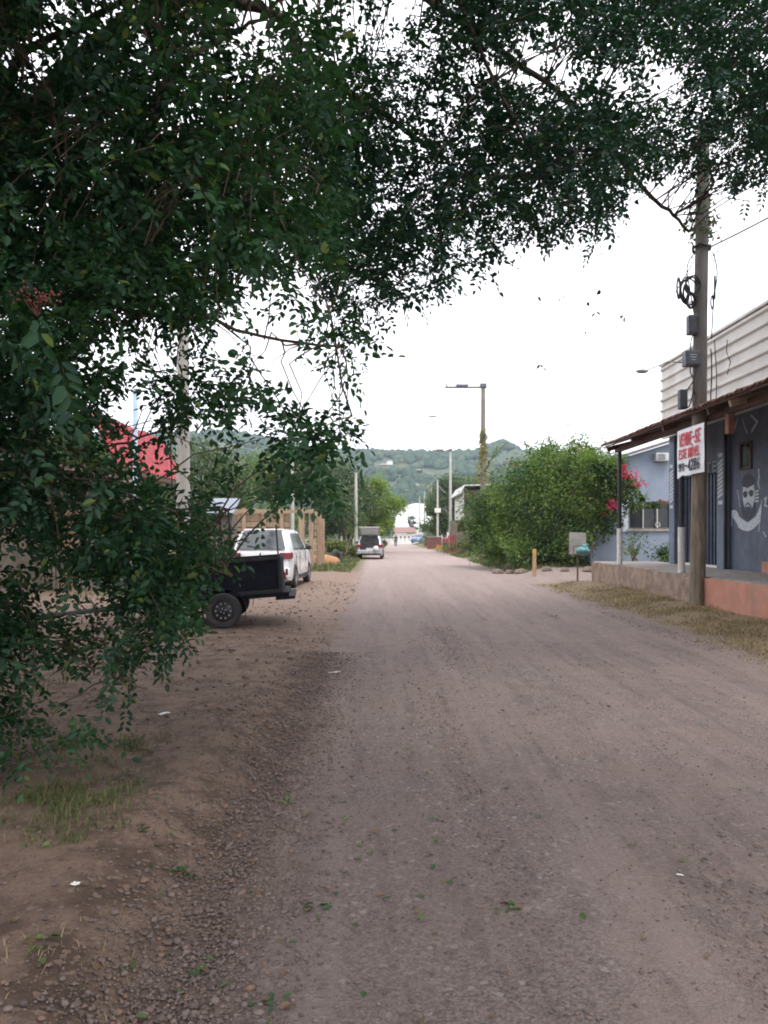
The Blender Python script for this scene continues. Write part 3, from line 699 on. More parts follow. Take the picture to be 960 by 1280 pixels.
# writing helpers: strokes on a plane given by origin, u, v, n
GLY = {'V': [[(0, 1), (.5, 0), (1, 1)]], 'E': [[(1, 1), (0, 1), (0, 0), (1, 0)], [(0, .52), (.8, .52)]], 'N': [[(0, 0), (0, 1), (1, 0), (1, 1)]],
       'D': [[(0, 0), (0, 1), (.6, .95), (1, .6), (1, .4), (.6, .05), (0, 0)]], '-': [[(.1, .5), (.9, .5)]], 'S': [[(1, .9), (.6, 1), (.15, .92), (.1, .65), (.9, .4), (.95, .12), (.5, 0), (0, .1)]],
       'T': [[(0, 1), (1, 1)], [(.5, 1), (.5, 0)]], 'I': [[(.5, 0), (.5, 1)]], 'M': [[(0, 0), (.08, 1), (.5, .35), (.92, 1), (1, 0)]], 'O': [[(.5, 1), (.12, .82), (0, .5), (.12, .15), (.5, 0), (.88, .15), (1, .5), (.88, .82), (.5, 1)]],
       'L': [[(0, 1), (0, 0), (1, 0)]], 'C': [[(1, .85), (.6, 1), (.15, .85), (0, .5), (.15, .15), (.6, 0), (1, .12)]], 'R': [[(0, 0), (0, 1), (.7, .97), (.95, .75), (.7, .5), (0, .48)], [(.4, .48), (1, 0)]],
       '9': [[(.9, .6), (.5, .45), (.1, .6), (.1, .88), (.5, 1), (.9, .88), (.9, .5), (.7, .1), (.3, 0)]], '1': [[(.2, .78), (.55, 1), (.55, 0)]], '4': [[(.7, 0), (.7, 1), (0, .3), (1, .3)]],
       '2': [[(.05, .8), (.3, 1), (.75, .98), (.9, .72), (.5, .35), (0, 0), (1, .02)]], '8': [[(.5, .53), (.12, .7), (.2, .95), (.5, 1), (.8, .95), (.88, .7), (.5, .53), (.08, .3), (.15, .06), (.5, 0), (.85, .06), (.92, .3), (.5, .53)]],
       '6': [[(.8, .98), (.4, .8), (.1, .4), (.2, .08), (.55, 0), (.9, .15), (.9, .4), (.55, .52), (.15, .35)]], "'": [[(.2, 0), (.8, 1)]]}
def stroke(mb, pts, w, h0, M, cnt):
    for a, b in zip(pts[:-1], pts[1:]):
        a, b = Vector(a), Vector(b); d = b - a
        if d.length < 1e-6: continue
        d.normalize(); s_ = Vector((-d.y, d.x)) * w / 2; e = d * w * .42
        cnt[0] += 1; h = h0 + (cnt[0] % 29) * .00025
        mb.prism([tuple(a - e - s_), tuple(b + e - s_), tuple(b + e + s_), tuple(a - e + s_)], h, M)
def write(mb, text, x, y, cw, chh, gap, w, M, slant=0, h0=.002, cnt=None, jit=0):
    cnt = cnt or [0]
    for chx in text:
        if chx == ' ': x += cw * .55; continue
        jx, jy = random.uniform(-jit, jit), random.uniform(-jit, jit)
        for g in GLY[chx]: stroke(mb, [(x + jx + px * cw + slant * py * chh, y + jy + py * chh) for px, py in g], w, h0, M, cnt)
        x += cw * (.55 if chx in 'I1' else 1) + gap
def planeM(o, u, v, n): return Matrix(((u[0], v[0], n[0], o[0]), (u[1], v[1], n[1], o[1]), (u[2], v[2], n[2], o[2]), (0, 0, 0, 1)))
Mw = lambda x, y, z: planeM((x - O.x, y - O.y, z - O.z), (0, -1, 0), (0, 0, 1), (-1, 0, 0))   # on a wall facing the road
mb = MB(); write(mb, 'CORTES', 0, 0, .27, .23, .12, .055, Mw(8.217, 20.55, 3.14)); mb.build('door_lettering', stencil2, bs)
# mural: cut-out shapes on the wall, given in metres (u to the right, v up) about the face centre
def wu(px, py): 
    y = 8.2 / ((px - CX) / F); return (17.0 - y, CH - (py - HY) / F * y)
mur = MB(); Mm = Mw(8.196, 17.0, 0)
def zz(px, py):
    """point of the enlarged view of the wall (404 x 1280 for 60 x 190)"""
    return wu(900 + px * 60 / 404, 500 + py * 190 / 1280)
def shape(mb, pts, h): mb.prism([zz(*p) for p in pts][::-1] if False else [zz(*p) for p in pts], h, Mm)
cape = [(100, 930), (130, 925), (150, 945), (165, 985), (200, 1010), (232, 1032), (262, 1015), (300, 985), (325, 940), (345, 880), (357, 850), (350, 960), (335, 1030), (300, 1070), (265, 1095), (235, 1105), (195, 1098), (160, 1075), (140, 1030), (115, 995), (98, 985)]
face = [(198, 730), (235, 742), (286, 712), (292, 760), (296, 800), (290, 850), (275, 905), (262, 880), (238, 858), (215, 880), (208, 905), (196, 850), (192, 790)]
beard = [(192, 850), (205, 915), (222, 935), (232, 905), (240, 890), (250, 910), (258, 932), (280, 910), (294, 855), (302, 900), (296, 950), (270, 985), (236, 1025), (205, 1000), (185, 950)]
hair = [(190, 720), (186, 690), (195, 655), (215, 632), (245, 622), (275, 635), (292, 665), (293, 705), (285, 712), (236, 738), (200, 728)]
m1 = MB(); shape(m1, cape, .004); shape(m1, face, .004)
cn_ = [0]
def zs(mb, pts, w, h0=.004): stroke(mb, [zz(*p) for p in pts], w, h0, Mm, cn_)
zs(m1, [(327, 585), (333, 640), (325, 700), (335, 745)], .05); zs(m1, [(355, 850), (345, 960), (330, 1105)], .035)
for k in range(4): zs(m1, [(300, 770 + k * 28), (325, 765 + k * 28)], .04)
zs(m1, [(378, 835), (395, 820), (380, 885), (398, 895)], .05); zs(m1, [(150, 760), (165, 840), (170, 900)], .025); zs(m1, [(104, 985), (100, 1060)], .03); zs(m1, [(372, 1115), (390, 1150)], .03)
zs(m1, [(270, 130), (318, 185), (272, 262)], .055); zs(m1, [(150, 165), (122, 260)], .035); zs(m1, [(190, 155), (215, 235), (232, 275)], .03)
zs(m1, [(226, 895), (238, 885), (250, 895)], .03, .006)
pa = m1.build('light_mural_pattern', stencil, bs)
m2 = MB(); shape(m2, hair, .003); shape(m2, beard, .0045)
for cx_ in (216, 266):
    shape(m2, [(cx_ + 18 * math.cos(t * .7), 795 - (cx_ - 216) * .2 + 30 * math.sin(t * .7)) for t in range(9)], .0062)
zs(m2, [(196, 788), (288, 770)], .02, .0075)
m2.build('dark_mural_pattern', stencil3, bs)
# small window in the wall
Yw0, Yw1 = 8.2 * F / (941 - CX), 8.2 * F / (926 - CX); zt, zb = 3.66, 3.03
wf = MB()
for a, b in [((8.15, Yw0, zb), (8.2, Yw0 + .06, zt)), ((8.15, Yw1 - .06, zb), (8.2, Yw1, zt)), ((8.15, Yw0 + .06, zt - .05), (8.2, Yw1 - .06, zt)), ((8.15, Yw0 + .06, zb), (8.2, Yw1 - .06, zb + .05))]:
    wf.span(Vector(a) - O, Vector(b) - O)
win = wf.build('window', mat('window_trim', (.12, .075, .06), (.08, .05, .045), 6, .8), bs)
MB().span(Vector((8.185, Yw0 + .06, zb + .05)) - O, Vector((8.197, Yw1 - .06, zt - .05)) - O).build('pane', glass_d, win)
# corrugated metal front above the awning: horizontal trapezoid ribs
z0, z1 = 4.25, 6.3; prof = []; z = z0; p_ = .29
while z < z1 - .05:
    prof += [(0, z), (0, z + .17), (-.055, z + .205), (-.055, z + .255)]; z += p_
prof.append((0, z1))
mb = MB(); ya, yb = 6.0, 21.62
vs = [(7.9 + a - O.x, ya - O.y, b - O.z) for a, b in prof] + [(7.9 + a - O.x, yb - O.y, b - O.z) for a, b in prof]; n = len(prof)
mb.add(vs, [(i, i + 1, n + i + 1, n + i) for i in range(n - 1)])
vs = [(7.95 - O.x, ya - O.y, z0 - O.z), (7.95 - O.x, yb - O.y, z0 - O.z), (7.95 - O.x, yb - O.y, z1 - O.z), (7.95 - O.x, ya - O.y, z1 - O.z)]
mb.add(vs, [(0, 1, 2, 3)])
mb.orient((-1, 0, .1)); fr = mb.build('metal_front', sheet, bs)
mb = MB().span((7.82 - O.x, ya - O.y, z1 - O.z), (8.0 - O.x, yb - O.y, z1 + .06 - O.z)); mb.build('flashing', sheet, fr)
for i in range(4):
    pass
sp((8.0, 6.0, 4.6), (8.2, 21.6, 6.25), 'upper_wall', conc)
# awning: tiled roof on beams and posts
ax0, az0, ax1, az1 = 6.0, 3.93, 7.88, 4.52
aw = MB(); ny = 84; y0, y1 = 9.0, 20.95
for k in range(ny):            # tile courses seen as scalloped channels running down the slope
    yc = y0 + (y1 - y0) * (k + .5) / ny; hw = (y1 - y0) / ny / 2
    pr = []
    for q in range(5):
        t = PI * q / 4; pr.append((yc - hw * math.cos(t) * 1.0, .055 * math.sin(t)))
    jz = random.uniform(-.008, .008); jx = random.uniform(-.03, .03)
    vs = [(ax0 - .05 + jx - O.x, a - O.y, az0 + .03 + b + jz - O.z) for a, b in pr] + [(ax1 - O.x, a - O.y, az1 + .03 + b - O.z) for a, b in pr]
    vs += [(ax0 - .05 + jx - O.x, a - O.y, az0 + .03 + b * .72 - .004 + jz - O.z) for a, b in pr]
    aw.add(vs, [(i, i + 1, 5 + i + 1, 5 + i) for i in range(4)] + [(i, i + 1, 10 + i + 1, 10 + i)[::-1] for i in range(4)])
aw.orient((-.5, 0, 1)); awn = aw.build('awning_roof', tile_m, bs)
bm_ = MB()
bm_.add([(ax0 + .02 - O.x, y0 - O.y, az0 - .005 - O.z), (ax1 - O.x, y0 - O.y, az1 - .005 - O.z), (ax1 - O.x, y1 - O.y, az1 - .005 - O.z), (ax0 + .02 - O.x, y1 - O.y, az0 - .005 - O.z),
         (ax0 + .02 - O.x, y0 - O.y, az0 + .02 - O.z), (ax1 - O.x, y0 - O.y, az1 + .02 - O.z), (ax1 - O.x, y1 - O.y, az1 + .02 - O.z), (ax0 + .02 - O.x, y1 - O.y, az0 + .02 - O.z)],
        [(0, 1, 2, 3), (7, 6, 5, 4), (0, 3, 7, 4), (1, 0, 4, 5), (2, 1, 5, 6), (3, 2, 6, 7)])
bm_.build('awning_boards', wood_d, awn)
MB().span((6.34 - O.x, 8.9 - O.y, 3.80 - O.z), (6.46 - O.x, 20.9 - O.y, 3.95 - O.z)).build('beam', wood_d, bs, bevel=.008)
for yy in (9.6, 11.4, 13.3, 14.2, 16.5, 18.6, 20.6):
    MB().bar(Vector((6.05, yy, 3.86)) - O, Vector((8.18, yy, 4.43)) - O, .07, .12).build('rafter', wood_d if yy != 13.3 else wood_t, bs)
sp((6.3, 13.9, 3.42), (6.42, 14.06, 3.79), 'beam_block', mat('orange_timber', (.25, .12, .07), (.17, .08, .05), 6, .85))
for yy in (20.7, 16.4, 11.0):
    o = Vector((6.42, yy, 0)) - Vector((O.x, O.y, 0))
    po = MB().tube([(o.x, o.y, zF - O.z), (o.x, o.y, 3.80 - O.z)], .052, 10).build('post', blackm, bs, True, angle=40)
    MB().tube([(o.x, o.y, zF + .002 - O.z), (o.x, o.y, 1.72 - O.z)], .075, 12).build('white_sleeve', whitep, po, True, angle=40)
mb = MB()
for yy in (20.7, 16.4):
    pass
# loose cables on the metal front
for pts in ([(893, 425), (897, 470), (894, 505), (899, 520)], [(909, 425), (908, 440), (912, 452), (909, 468)]):
    q = [Vector(P(px, py, 7.84 * F / (px - CX))) - O for px, py in pts]
    MB().tube(wobble(q, .01), .012, 5).build('cable', cablem, bs)

# ================================================================ for sale banner
bn = thing('for_sale_banner', 'white hand lettered sale banner hanging from the awning beside the timber pole', 'banner', (6.02, 14.95, 2.75))
# cloth faces the road (-X); u runs towards the camera
L_, H_ = 1.30, .93; nu, nv = 16, 12; mb = MB()
def bx(u, v): return -.03 * math.sin(u * 5) * (1 - v) + .012 * math.sin(v * 9 + u * 4)
vs = []
for side in (0, .006):
    for j in range(nv + 1):
        for i in range(nu + 1):
            u, v = i / nu, j / nv
            sag = -.05 * (1 - v) * (1 - u) ** 3 + .03 * (1 - v) * math.exp(-((u - .2) / .1) ** 2)
            vs.append((bx(u, v) * .25 + side, L_ / 2 - u * L_, v * H_ + sag))
k = (nu + 1) * (nv + 1); fs = []
for j in range(nv):
    for i in range(nu):
        a = j * (nu + 1) + i; q = (a, a + 1, a + nu + 2, a + nu + 1); fs += [q, tuple(x + k for x in q[::-1])]
mb.add(vs, fs)
mb.build('cloth', mat('banner_cloth', (.80, .82, .85), (.73, .75, .79), 3, .6), bn, True)
redp = mat('red_paint', (.52, .035, .055), (.60, .07, .09), 14, .7); ink = mat('black_ink', (.02, .025, .04), (.035, .04, .06), 14, .7)
Mb = planeM((-.016, L_ / 2, 0), (0, -1, 0), (0, 0, 1), (-1, 0, 0))
mb = MB(); cn_ = [0]
write(mb, 'VENDE-SE', .13, .60, .092, .23, .04, .034, Mb, .10, .003, cn_, .006); write(mb, 'ESTE IMOVEL', .12, .345, .071, .17, .033, .027, Mb, .12, .003, cn_, .005)
stroke(mb, [(.80, .525), (.84, .56)], .022, .003, Mb, cn_)
mb.build('red_lettering', redp, bn)
mb = MB(); write(mb, '9991', .10, .10, .062, .14, .022, .020, Mb, .05, .003, cn_, .006); write(mb, '-4286', .44, .085, .105, .20, .038, .030, Mb, .06, .003, cn_, .004)
mb.build('black_lettering', ink, bn)
for y_ in (.62, -.62): MB().tube([(0, y_, H_ - .01), (.10, y_ * .98, H_ + .22), (.36, y_ * .97, H_ + .20)], .005, 5).build('tie_cord', cablem, bn)

# ================================================================ utility pole beside the terrace
pb = (6.18, 15.0, gzf(6.18, 15.0))
up_ = thing('utility_pole', 'thick timber utility pole with meter boxes and coiled cable in front of the terrace', 'pole', pb)
O2 = Vector(pb); top = Vector((6.30, 15.0, 9.7)) - O2
pts = [Vector((0, 0, -.3))] + [top * t + Vector((.012 * math.sin(t * 9), .01 * math.cos(t * 7), 0)) for t in (0, .15, .3, .45, .6, .75, .9, 1)]
MB().tube(pts, [.155, .15, .145, .14, .135, .13, .125, .12, .115], 16).build('shaft', wood_p, up_, True, angle=60)
def at(z, dx=0, dy=0): return top * ((z - O2.z) / (9.7 - O2.z)) + Vector((dx, dy, 0))
for z, w, h, d, dx, m_, nm in [(5.68, .17, .38, .16, -.20, boxdark, 'fuse_box'), (5.02, .30, .30, .20, -.20, boxgrey, 'meter_box'), (4.22, .15, .38, .15, -.36, boxdark, 'cable_splice_case')]:
    c_ = at(z, dx, -.06)
    bx_ = MB().box(c_, (w, d, h)).build(nm, m_, up_, bevel=.015)
    MB().box(c_ + Vector((0, -d / 2 - .006, .0)), (w * .8, .012, h * .8)).build('lid', m_, bx_, bevel=.004)
lab = at(5.02, -.20, -.06)
mb = MB()
for i in range(3): mb.box(lab + Vector((.0, -.114, .06 - i * .05)), (.14 - .03 * i, .003, .012))
mb.build('label_plate', whitep, up_)
def coil(c_, r, ax, turns, nm='cable_coil'):
    pts = []
    for k in range(turns * 14 + 1):
        t = 2 * PI * k / 14; rr = r * (1 + .13 * math.sin(t * .37) + random.uniform(-.03, .03))
        v = Vector((math.cos(t) * rr * math.cos(ax), math.cos(t) * rr * math.sin(ax), math.sin(t) * rr * 1.35))
        pts.append(c_ + v + Vector((.0, .006 * k / 6, 0)))
    MB().tube(pts, .0105, 5).build(nm, cablem, up_, True)
coil(at(6.36, -.25, -.10), .19, .1, 6); coil(at(6.44, -.22, -.17), .13, -.3, 4); coil(at(6.42, -.45, -.05), .14, 1.0, 5); coil(at(6.16, -.24, -.12), .11, .5, 5); coil(at(6.30, -.33, -.12), .12, .8, 4); coil(at(6.42, .24, -.1), .15, 1.15, 4); coil(at(6.12, .18, -.12), .09, .9, 3)
MB().tube([at(7.22, -.17, 0), at(7.25, -.1, -.16), at(7.2, .1, -.16), at(7.2, .17, 0), at(7.2, .1, .16), at(7.2, -.1, .16), at(7.22, -.17, 0)], .03, 6).build('clamp', blackm, up_, True)
mb = MB()
for a in [((7.1, -.15), (6.9, -.42), (6.5, -.3), (5.9, -.19)), ((5.5, -.2), (5.3, -.27), (5.15, -.24)), ((4.9, -.22), (4.75, -.30), (4.6, -.16), (4.35, -.33)), ((4.75, -.15), (4.5, -.2), (4.3, -.15)),
          ((4.1, -.36), (3.9, -.25), (4.4, -.18), (4.6, -.17)), ((5.2, .15), (4.8, .19), (4.3, .16), (3.9, .17)), ((7.1, .16), (6.7, .33), (6.3, .2), (5.4, .16))]:
    q = [at(z, dx, -.13) for z, dx in a]; mb.tube(bez(q[0], q[1], q[2], 6) + q[3:], .013, 5)
mb.build('drop_cable', cablem, up_, True)
# slender lamp arm over the road
MB().tube([at(4.95, -.15, 0), at(5.0, -.6, .1), at(4.85, -.98, .2)], .012, 6).build('lamp_arm', steel, up_, True)
MB().ball(at(4.83, -1.08, .2), (.13, .07, .045), 10, 6).build('lamp_head', pconc, up_, True)
# a climber's shoots on the upper shaft
r3 = np.random.default_rng(5); zs_ = np.concatenate([r3.normal(7.75, .3, 420), r3.normal(8.7, .28, 160)])
an = r3.uniform(0, 6.28, len(zs_)); rr = .14 + abs(r3.normal(size=len(zs_))) * .13
pp = np.array([tuple(at(z)) for z in zs_]) + np.stack([np.cos(an) * rr, np.sin(an) * rr, 0 * an], -1)
Vv, Qq = simple_leaves(pp, np.full(len(pp), .085), np.full(len(pp), .045), r3)
npmesh('climber_leaves', Vv, Qq, leafmat('climber_leaf', (.04, .07, .03), (.09, .11, .04), (.16, .09, .04), .25), up_)
def cable(label, a, b, sag, r=.012, group=None):
    a, b = Vector(a), Vector(b); o = thing_mesh = None
    pts = [a.lerp(b, t / 16) - Vector((0, 0, sag * 4 * (t / 16) * (1 - t / 16))) - a for t in range(17)]
    o = MB().tube(pts, r, 5).build('overhead_cable', cablem, None, True); o.location = a
    return tag(o, label, 'cable', group)
wt = at(7.2, 0, 0) + O2
cable('black service cable rising from the timber pole clamp over the metal front', wt + Vector((.12, -.1, 0)), P(1250, 95, 11), .12, .017)
cable('thin service cable dropping from the timber pole clamp across the white sky', wt + Vector((-.2, -.05, -.3)), P(800, 412, 27), .25, .011)

# ================================================================ pale blue house behind the bougainvillea
hs_ = thing('blue_house', 'pale blue house with barred window behind the bougainvillea', 'house', (9.5, 30, .4))
O = Vector(hs_.location); Yh = 30.0
def xp(px, Y=Yh): return (px - CX) / F * Y
def zp(py, Y=Yh): return CH - (py - HY) / F * Y
wx0, wx1, wz0, wz1 = xp(786), xp(839), zp(661), zp(627)
mb = MB(); XL, XR = xp(738), 14.0
for a, b in [((XL, Yh, .1), (XR, Yh + .2, wz0)), ((XL, Yh, wz0), (wx0, Yh + .2, wz1)), ((wx1, Yh, wz0), (XR, Yh + .2, wz1))]: mb.span(Vector(a) - O, Vector(b) - O)
zl, zr_ = zp(581), zp(556)
mb.prism([(XL - O.x, wz1 - O.z), (XR - O.x, wz1 - O.z), (XR - O.x, zr_ + .9 - O.z), (XL - O.x, zl - .12 - O.z)], .2, planeM((0, .2 + Yh - O.y, 0), (1, 0, 0), (0, 0, 1), (0, -1, 0)))
mb.span(Vector((XL, Yh + .2, .1)) - O, Vector((XL + .2, Yh + 7, 3.6)) - O); mb.span(Vector((XL, Yh + 6.8, .1)) - O, Vector((XR, Yh + 7, 3.6)) - O)
mb.build('wall', paleblue, hs_)
mb = MB(); za = zl - .02; zb_ = zr_ + 1.0
mb.prism([(XL - .05 - O.x, za - .1 - O.z), (XR + .2 - O.x, zb_ - O.z), (XR + .2 - O.x, zb_ + .12 - O.z), (XL - .05 - O.x, za + .02 - O.z)], 7.6, planeM((0, Yh - .35 + 7.6 - O.y, 0), (1, 0, 0), (0, 0, 1), (0, -1, 0)))
mb.build('roof', mat('fibre_roof', (.13, .13, .145), (.19, .18, .18), 3, .9, .2, 20), hs_)
wf = MB(); t_ = .05
for a, b in [((wx0, Yh + .02, wz0), (wx0 + t_, Yh + .1, wz1)), ((wx1 - t_, Yh + .02, wz0), (wx1, Yh + .1, wz1)), ((wx0, Yh + .021, wz0), (wx1, Yh + .099, wz0 + t_)), ((wx0, Yh + .021, wz1 - t_), (wx1, Yh + .099, wz1))]: wf.span(Vector(a) - O, Vector(b) - O)
win = wf.build('window', mat('brown_frame', (.12, .10, .09), (.08, .07, .065), 5, .7), hs_)
MB().span(Vector((wx0, Yh + .12, wz0)) - O, Vector((wx1, Yh + .14, wz1)) - O).build('pane', glass_d, win)
gb = MB()
for k in (2, 4): gb.tube([Vector((wx0 + (wx1 - wx0) * k / 6, Yh - .02, wz0 + .02)) - O, Vector((wx0 + (wx1 - wx0) * k / 6, Yh - .02, wz1 - .02)) - O], .024, 5)
for q in range(12):
    t = 2 * PI * q / 12; t2 = 2 * PI * (q + 1) / 12; cc = Vector((wx0 + (wx1 - wx0) * .67, Yh - .055, wz0 + .17)) - O
    gb.bar(cc + Vector((math.cos(t) * .09, 0, math.sin(t) * .09)), cc + Vector((math.cos(t2) * .09, 0, math.sin(t2) * .09)), .02)
gb.build('window_bars', whitep, win)
MB().span(Vector((wx0 - .35, Yh - .06, wz0 - .1)) - O, Vector((wx0 - .05, Yh - .002, wz1 + .05)) - O).build('shutter', mat('pale_shutter', (.55, .62, .68), (.45, .52, .58), 4, .7), hs_)
MB().span(Vector((wx0 - .1, Yh - .09, wz0 - .09)) - O, Vector((wx1 + .1, Yh - .001, wz0 - .005)) - O).build('sill', conc, hs_)
ac = MB().span(Vector((xp(817), Yh - .32, zp(577))) - O, Vector((xp(835), Yh - .005, zp(567))) - O).build('air_conditioner', mat('ac_case', (.50, .50, .49), (.42, .42, .41), 6, .6), hs_, bevel=.02)
mb = MB()
for k in range(5): mb.span(Vector((xp(818.5), Yh - .335, zp(575.6 - k * 1.6))) - O, Vector((xp(828), Yh - .321, zp(575 - k * 1.6))) - O)
mb.build('fan_grille', boxgrey, ac)

# ================================================================ plants by the house
def plant(name, label, cat, base, blobs, n, lL, lW, m, stem_m, flowers=None, group=None, nst=8, droop=.4, rng=RNG):
    """blobs: (x,y,z,rx,ry,rz) world; leaves through each blob, denser to its skin"""
    t = thing(name, label, cat, base, group=group); o = np.array(base)
    bl = np.array(blobs); vol = bl[:, 3] * bl[:, 4] + bl[:, 3] * bl[:, 5]; pick = rng.choice(len(bl), n, p=vol / vol.sum())
    d = rdir(n, rng); rad = rng.random(n) ** .38 * (1 + rng.normal(size=n) * .09)
    c_ = bl[pick]; pos = c_[:, :3] + d * rad[:, None] * c_[:, 3:]
    # clumpy surface: push along radius by noise
    nz_ = fbm(pos[:, 0] * 1.7 + pos[:, 2] * 1.1, pos[:, 1] * 1.7 + pos[:, 2] * 1.3, 17, 3) - .45
    pos = pos + d * (nz_ * 1.9 * np.minimum(c_[:, 3], 1.2))[:, None]
    ok = pos[:, 2] > gz(pos[:, 0], pos[:, 1]) + .04; pos, d = pos[ok], d[ok]; 
    V, Q = simple_leaves(pos, np.full(len(pos), lL), np.full(len(pos), lW), rng, droop, d)
    npmesh('crown', V - o, Q, m, t)
    mb = MB()
    for k in range(min(nst, len(bl))):
        b_ = bl[k * len(bl) // min(nst, len(bl))]; s_ = Vector((rng.normal() * .25, rng.normal() * .25, -.1)); e = Vector(b_[:3]) - Vector(base)
        mb.tube(wobble(bez(s_, s_ * .5 + Vector((e.x * .3, e.y * .3, e.z * .7)), e, 7), .05), [.05 - .005 * i for i in range(8)], 5)
    mb.build('stem', stem_m, t)
    if flowers:
        for (c0, r0, nf, fl_m) in flowers:
            pf = np.array(c0) + rdir(nf, rng) * (rng.random(nf) ** .5)[:, None] * np.array(r0)
            V, Q = simple_leaves(pf, np.full(nf, .07), np.full(nf, .06), rng, 0)
            npmesh('blossoms', V - o, Q, fl_m, t)
    return t
rb = np.random.default_rng(21); blobs = []
def B(px, py, Y, rpx, rpy, ry): x, y, z = P(px, py, Y); blobs.append((x, y, z, rpx * Y / F, ry, rpy * Y / F))
for a in [(640, 655, 33, 42, 48, 1.8), (610, 640, 35, 26, 36, 1.4), (690, 640, 32, 60, 62, 1.8), (660, 605, 33, 46, 40, 1.6), (700, 590, 33, 46, 36, 1.5), (735, 610, 30.5, 40, 40, 1.1), (720, 650, 30.5, 40, 42, 1.2),
          (755, 600, 29.6, 26, 28, .8), (680, 580, 34, 26, 22, 1.2), (630, 615, 35, 30, 25, 1.2), (775, 612, 28.6, 20, 16, .5), (795, 622, 28.6, 22, 10, .4), (815, 632, 28.6, 14, 6, .3), (760, 640, 29.2, 22, 20, .5), (604, 670, 35.5, 18, 18, 1.0), (690, 565, 34, 12, 10, .5),
          (650, 680, 31.5, 40, 18, 1.0), (700, 685, 30.3, 30, 14, .8), (730, 570, 31, 22, 14, .7), (748, 585, 29.2, 30, 28, .5), (770, 590, 28.9, 20, 18, .5), (745, 625, 29.2, 30, 34, .5), (728, 660, 29.4, 22, 36, .5), (600, 655, 35, 26, 40, 1.2), (785, 605, 28.7, 20, 16, .45), (738, 583, 28.9, 28, 26, .5), (765, 580, 29.0, 20, 14, .4), (758, 650, 29.1, 20, 26, .45), (618, 690, 32.5, 26, 14, .8), (715, 600, 31, 40, 50, 1.2), (670, 690, 30.4, 40, 14, .8)]: B(*a)
magenta = leafmat('magenta_bract', (.40, .015, .075), (.55, .05, .15), None, .35, .6); rust = leafmat('rust_bract', (.28, .09, .06), (.35, .14, .08), None, .3, .6)
bush_l = leafmat('bush_leaf', (.022, .055, .022), (.17, .235, .055), (.24, .18, .045), .3, .5, .985)
fl = [(P(786, 594, 28.2), (.5, .35, .26), 130, magenta), (P(800, 606, 28.2), (.45, .25, .14), 70, magenta), (P(779, 586, 28.2), (.22, .2, .16), 60, magenta), (P(766, 631, 28.4), (.22, .25, .26), 75, magenta), (P(830, 628, 28.5), (.35, .2, .08), 60, rust),
      (P(722, 561, 32), (.4, .3, .12), 110, rust), (P(692, 592, 32.5), (.9, .8, .7), 130, rust), (P(640, 580, 34), (.6, .5, .4), 80, rust), (P(755, 645, 29), (.25, .2, .35), 60, rust)]
bg_ = plant('bougainvillea', 'huge rounded green bougainvillea bush with a few magenta flowers', 'bush', (7.2, 32.2, gzf(7.2, 32.2)), blobs, 56000, .115, .062, bush_l, twig_m, fl, nst=12, rng=rb)
# long shoots waving above the bush
mb = MB(); sv = []
for pts in ([(590, 610), (612, 575), (634, 552)], [(672, 575), (662, 560), (655, 553)], [(700, 570), (690, 553), (684, 549)], [(730, 565), (745, 560), (752, 563)], [(600, 600), (618, 568), (622, 560)]):
    q = bez(P(*pts[0], 34), P(*pts[1], 34), P(*pts[2], 34), 8); MB().tube([p - Vector(bg_.location) for p in q], .012, 4).build('shoot', twig_m, bg_); sv += [tuple(p) for p in q[2:]]
sv = np.repeat(np.array(sv), 8, 0) + rb.normal(size=(len(sv) * 8, 3)) * .07
V_, Q_ = simple_leaves(sv, np.full(len(sv), .12), np.full(len(sv), .06), rb); npmesh('shoot_leaves', V_ - np.array(bg_.location), Q_, bush_l, bg_)
for i, (px, py, lab) in enumerate([(790, 680, 'sparse young shrub growing against the pale blue wall under the barred window'), (832, 695, 'low dark green plant at the foot of the blue wall beside the doorway')]):
    Y = 28.6; x, y, z = P(px, py, Y); bl = [(x + rb.normal() * .2, y + rb.normal() * .2, z + rb.normal() * .12, .4 if i == 0 else .36, .3, .42 if i == 0 else .3) for _ in range(5)]
    plant('small_shrub', lab, 'shrub', (x, y, gzf(x, y)), bl, 260 if i == 0 else 800, .11, .05, bush_l, twig_m, nst=5, rng=rb)
# rocks under the bush
rk = mat('field_stone', (.20, .145, .12), (.11, .085, .07), 4, .95, .6, 14, dirt=(.06, .065, .04), damt=.7)
for (px, py, w, h, lab) in [(622, 696, 16, 10, 'pale rounded rock at the road end of the bush'), (637, 699, 11, 9, 'small dark rock beside the pale rounded rock at the road end'), (652, 702, 18, 10, 'flat reddish rock under the middle of the bush'),
                            (684, 708, 13, 9, 'grey rock close behind the yellow topped post'), (735, 712, 16, 10, 'blocky pale rock behind the rubbish stand'), (706, 711, 12, 8, 'low brown rock between yellow topped post and rubbish stand')]:
    Y = 29.6 + (700 - py) * .08; x, y, z = P(px, py, Y); mb = MB(); mb.ball((0, 0, 0), (w * Y / F / 2, w * Y / F / 2.4, h * Y / F / 2), 9, 6, .28)
    o = mb.build('rock', rk, None, True, angle=35); o.location = (x, y, gzf(x, y) + h * Y / F * .12); tag(o, lab, 'rock', 'rocks under the bush')
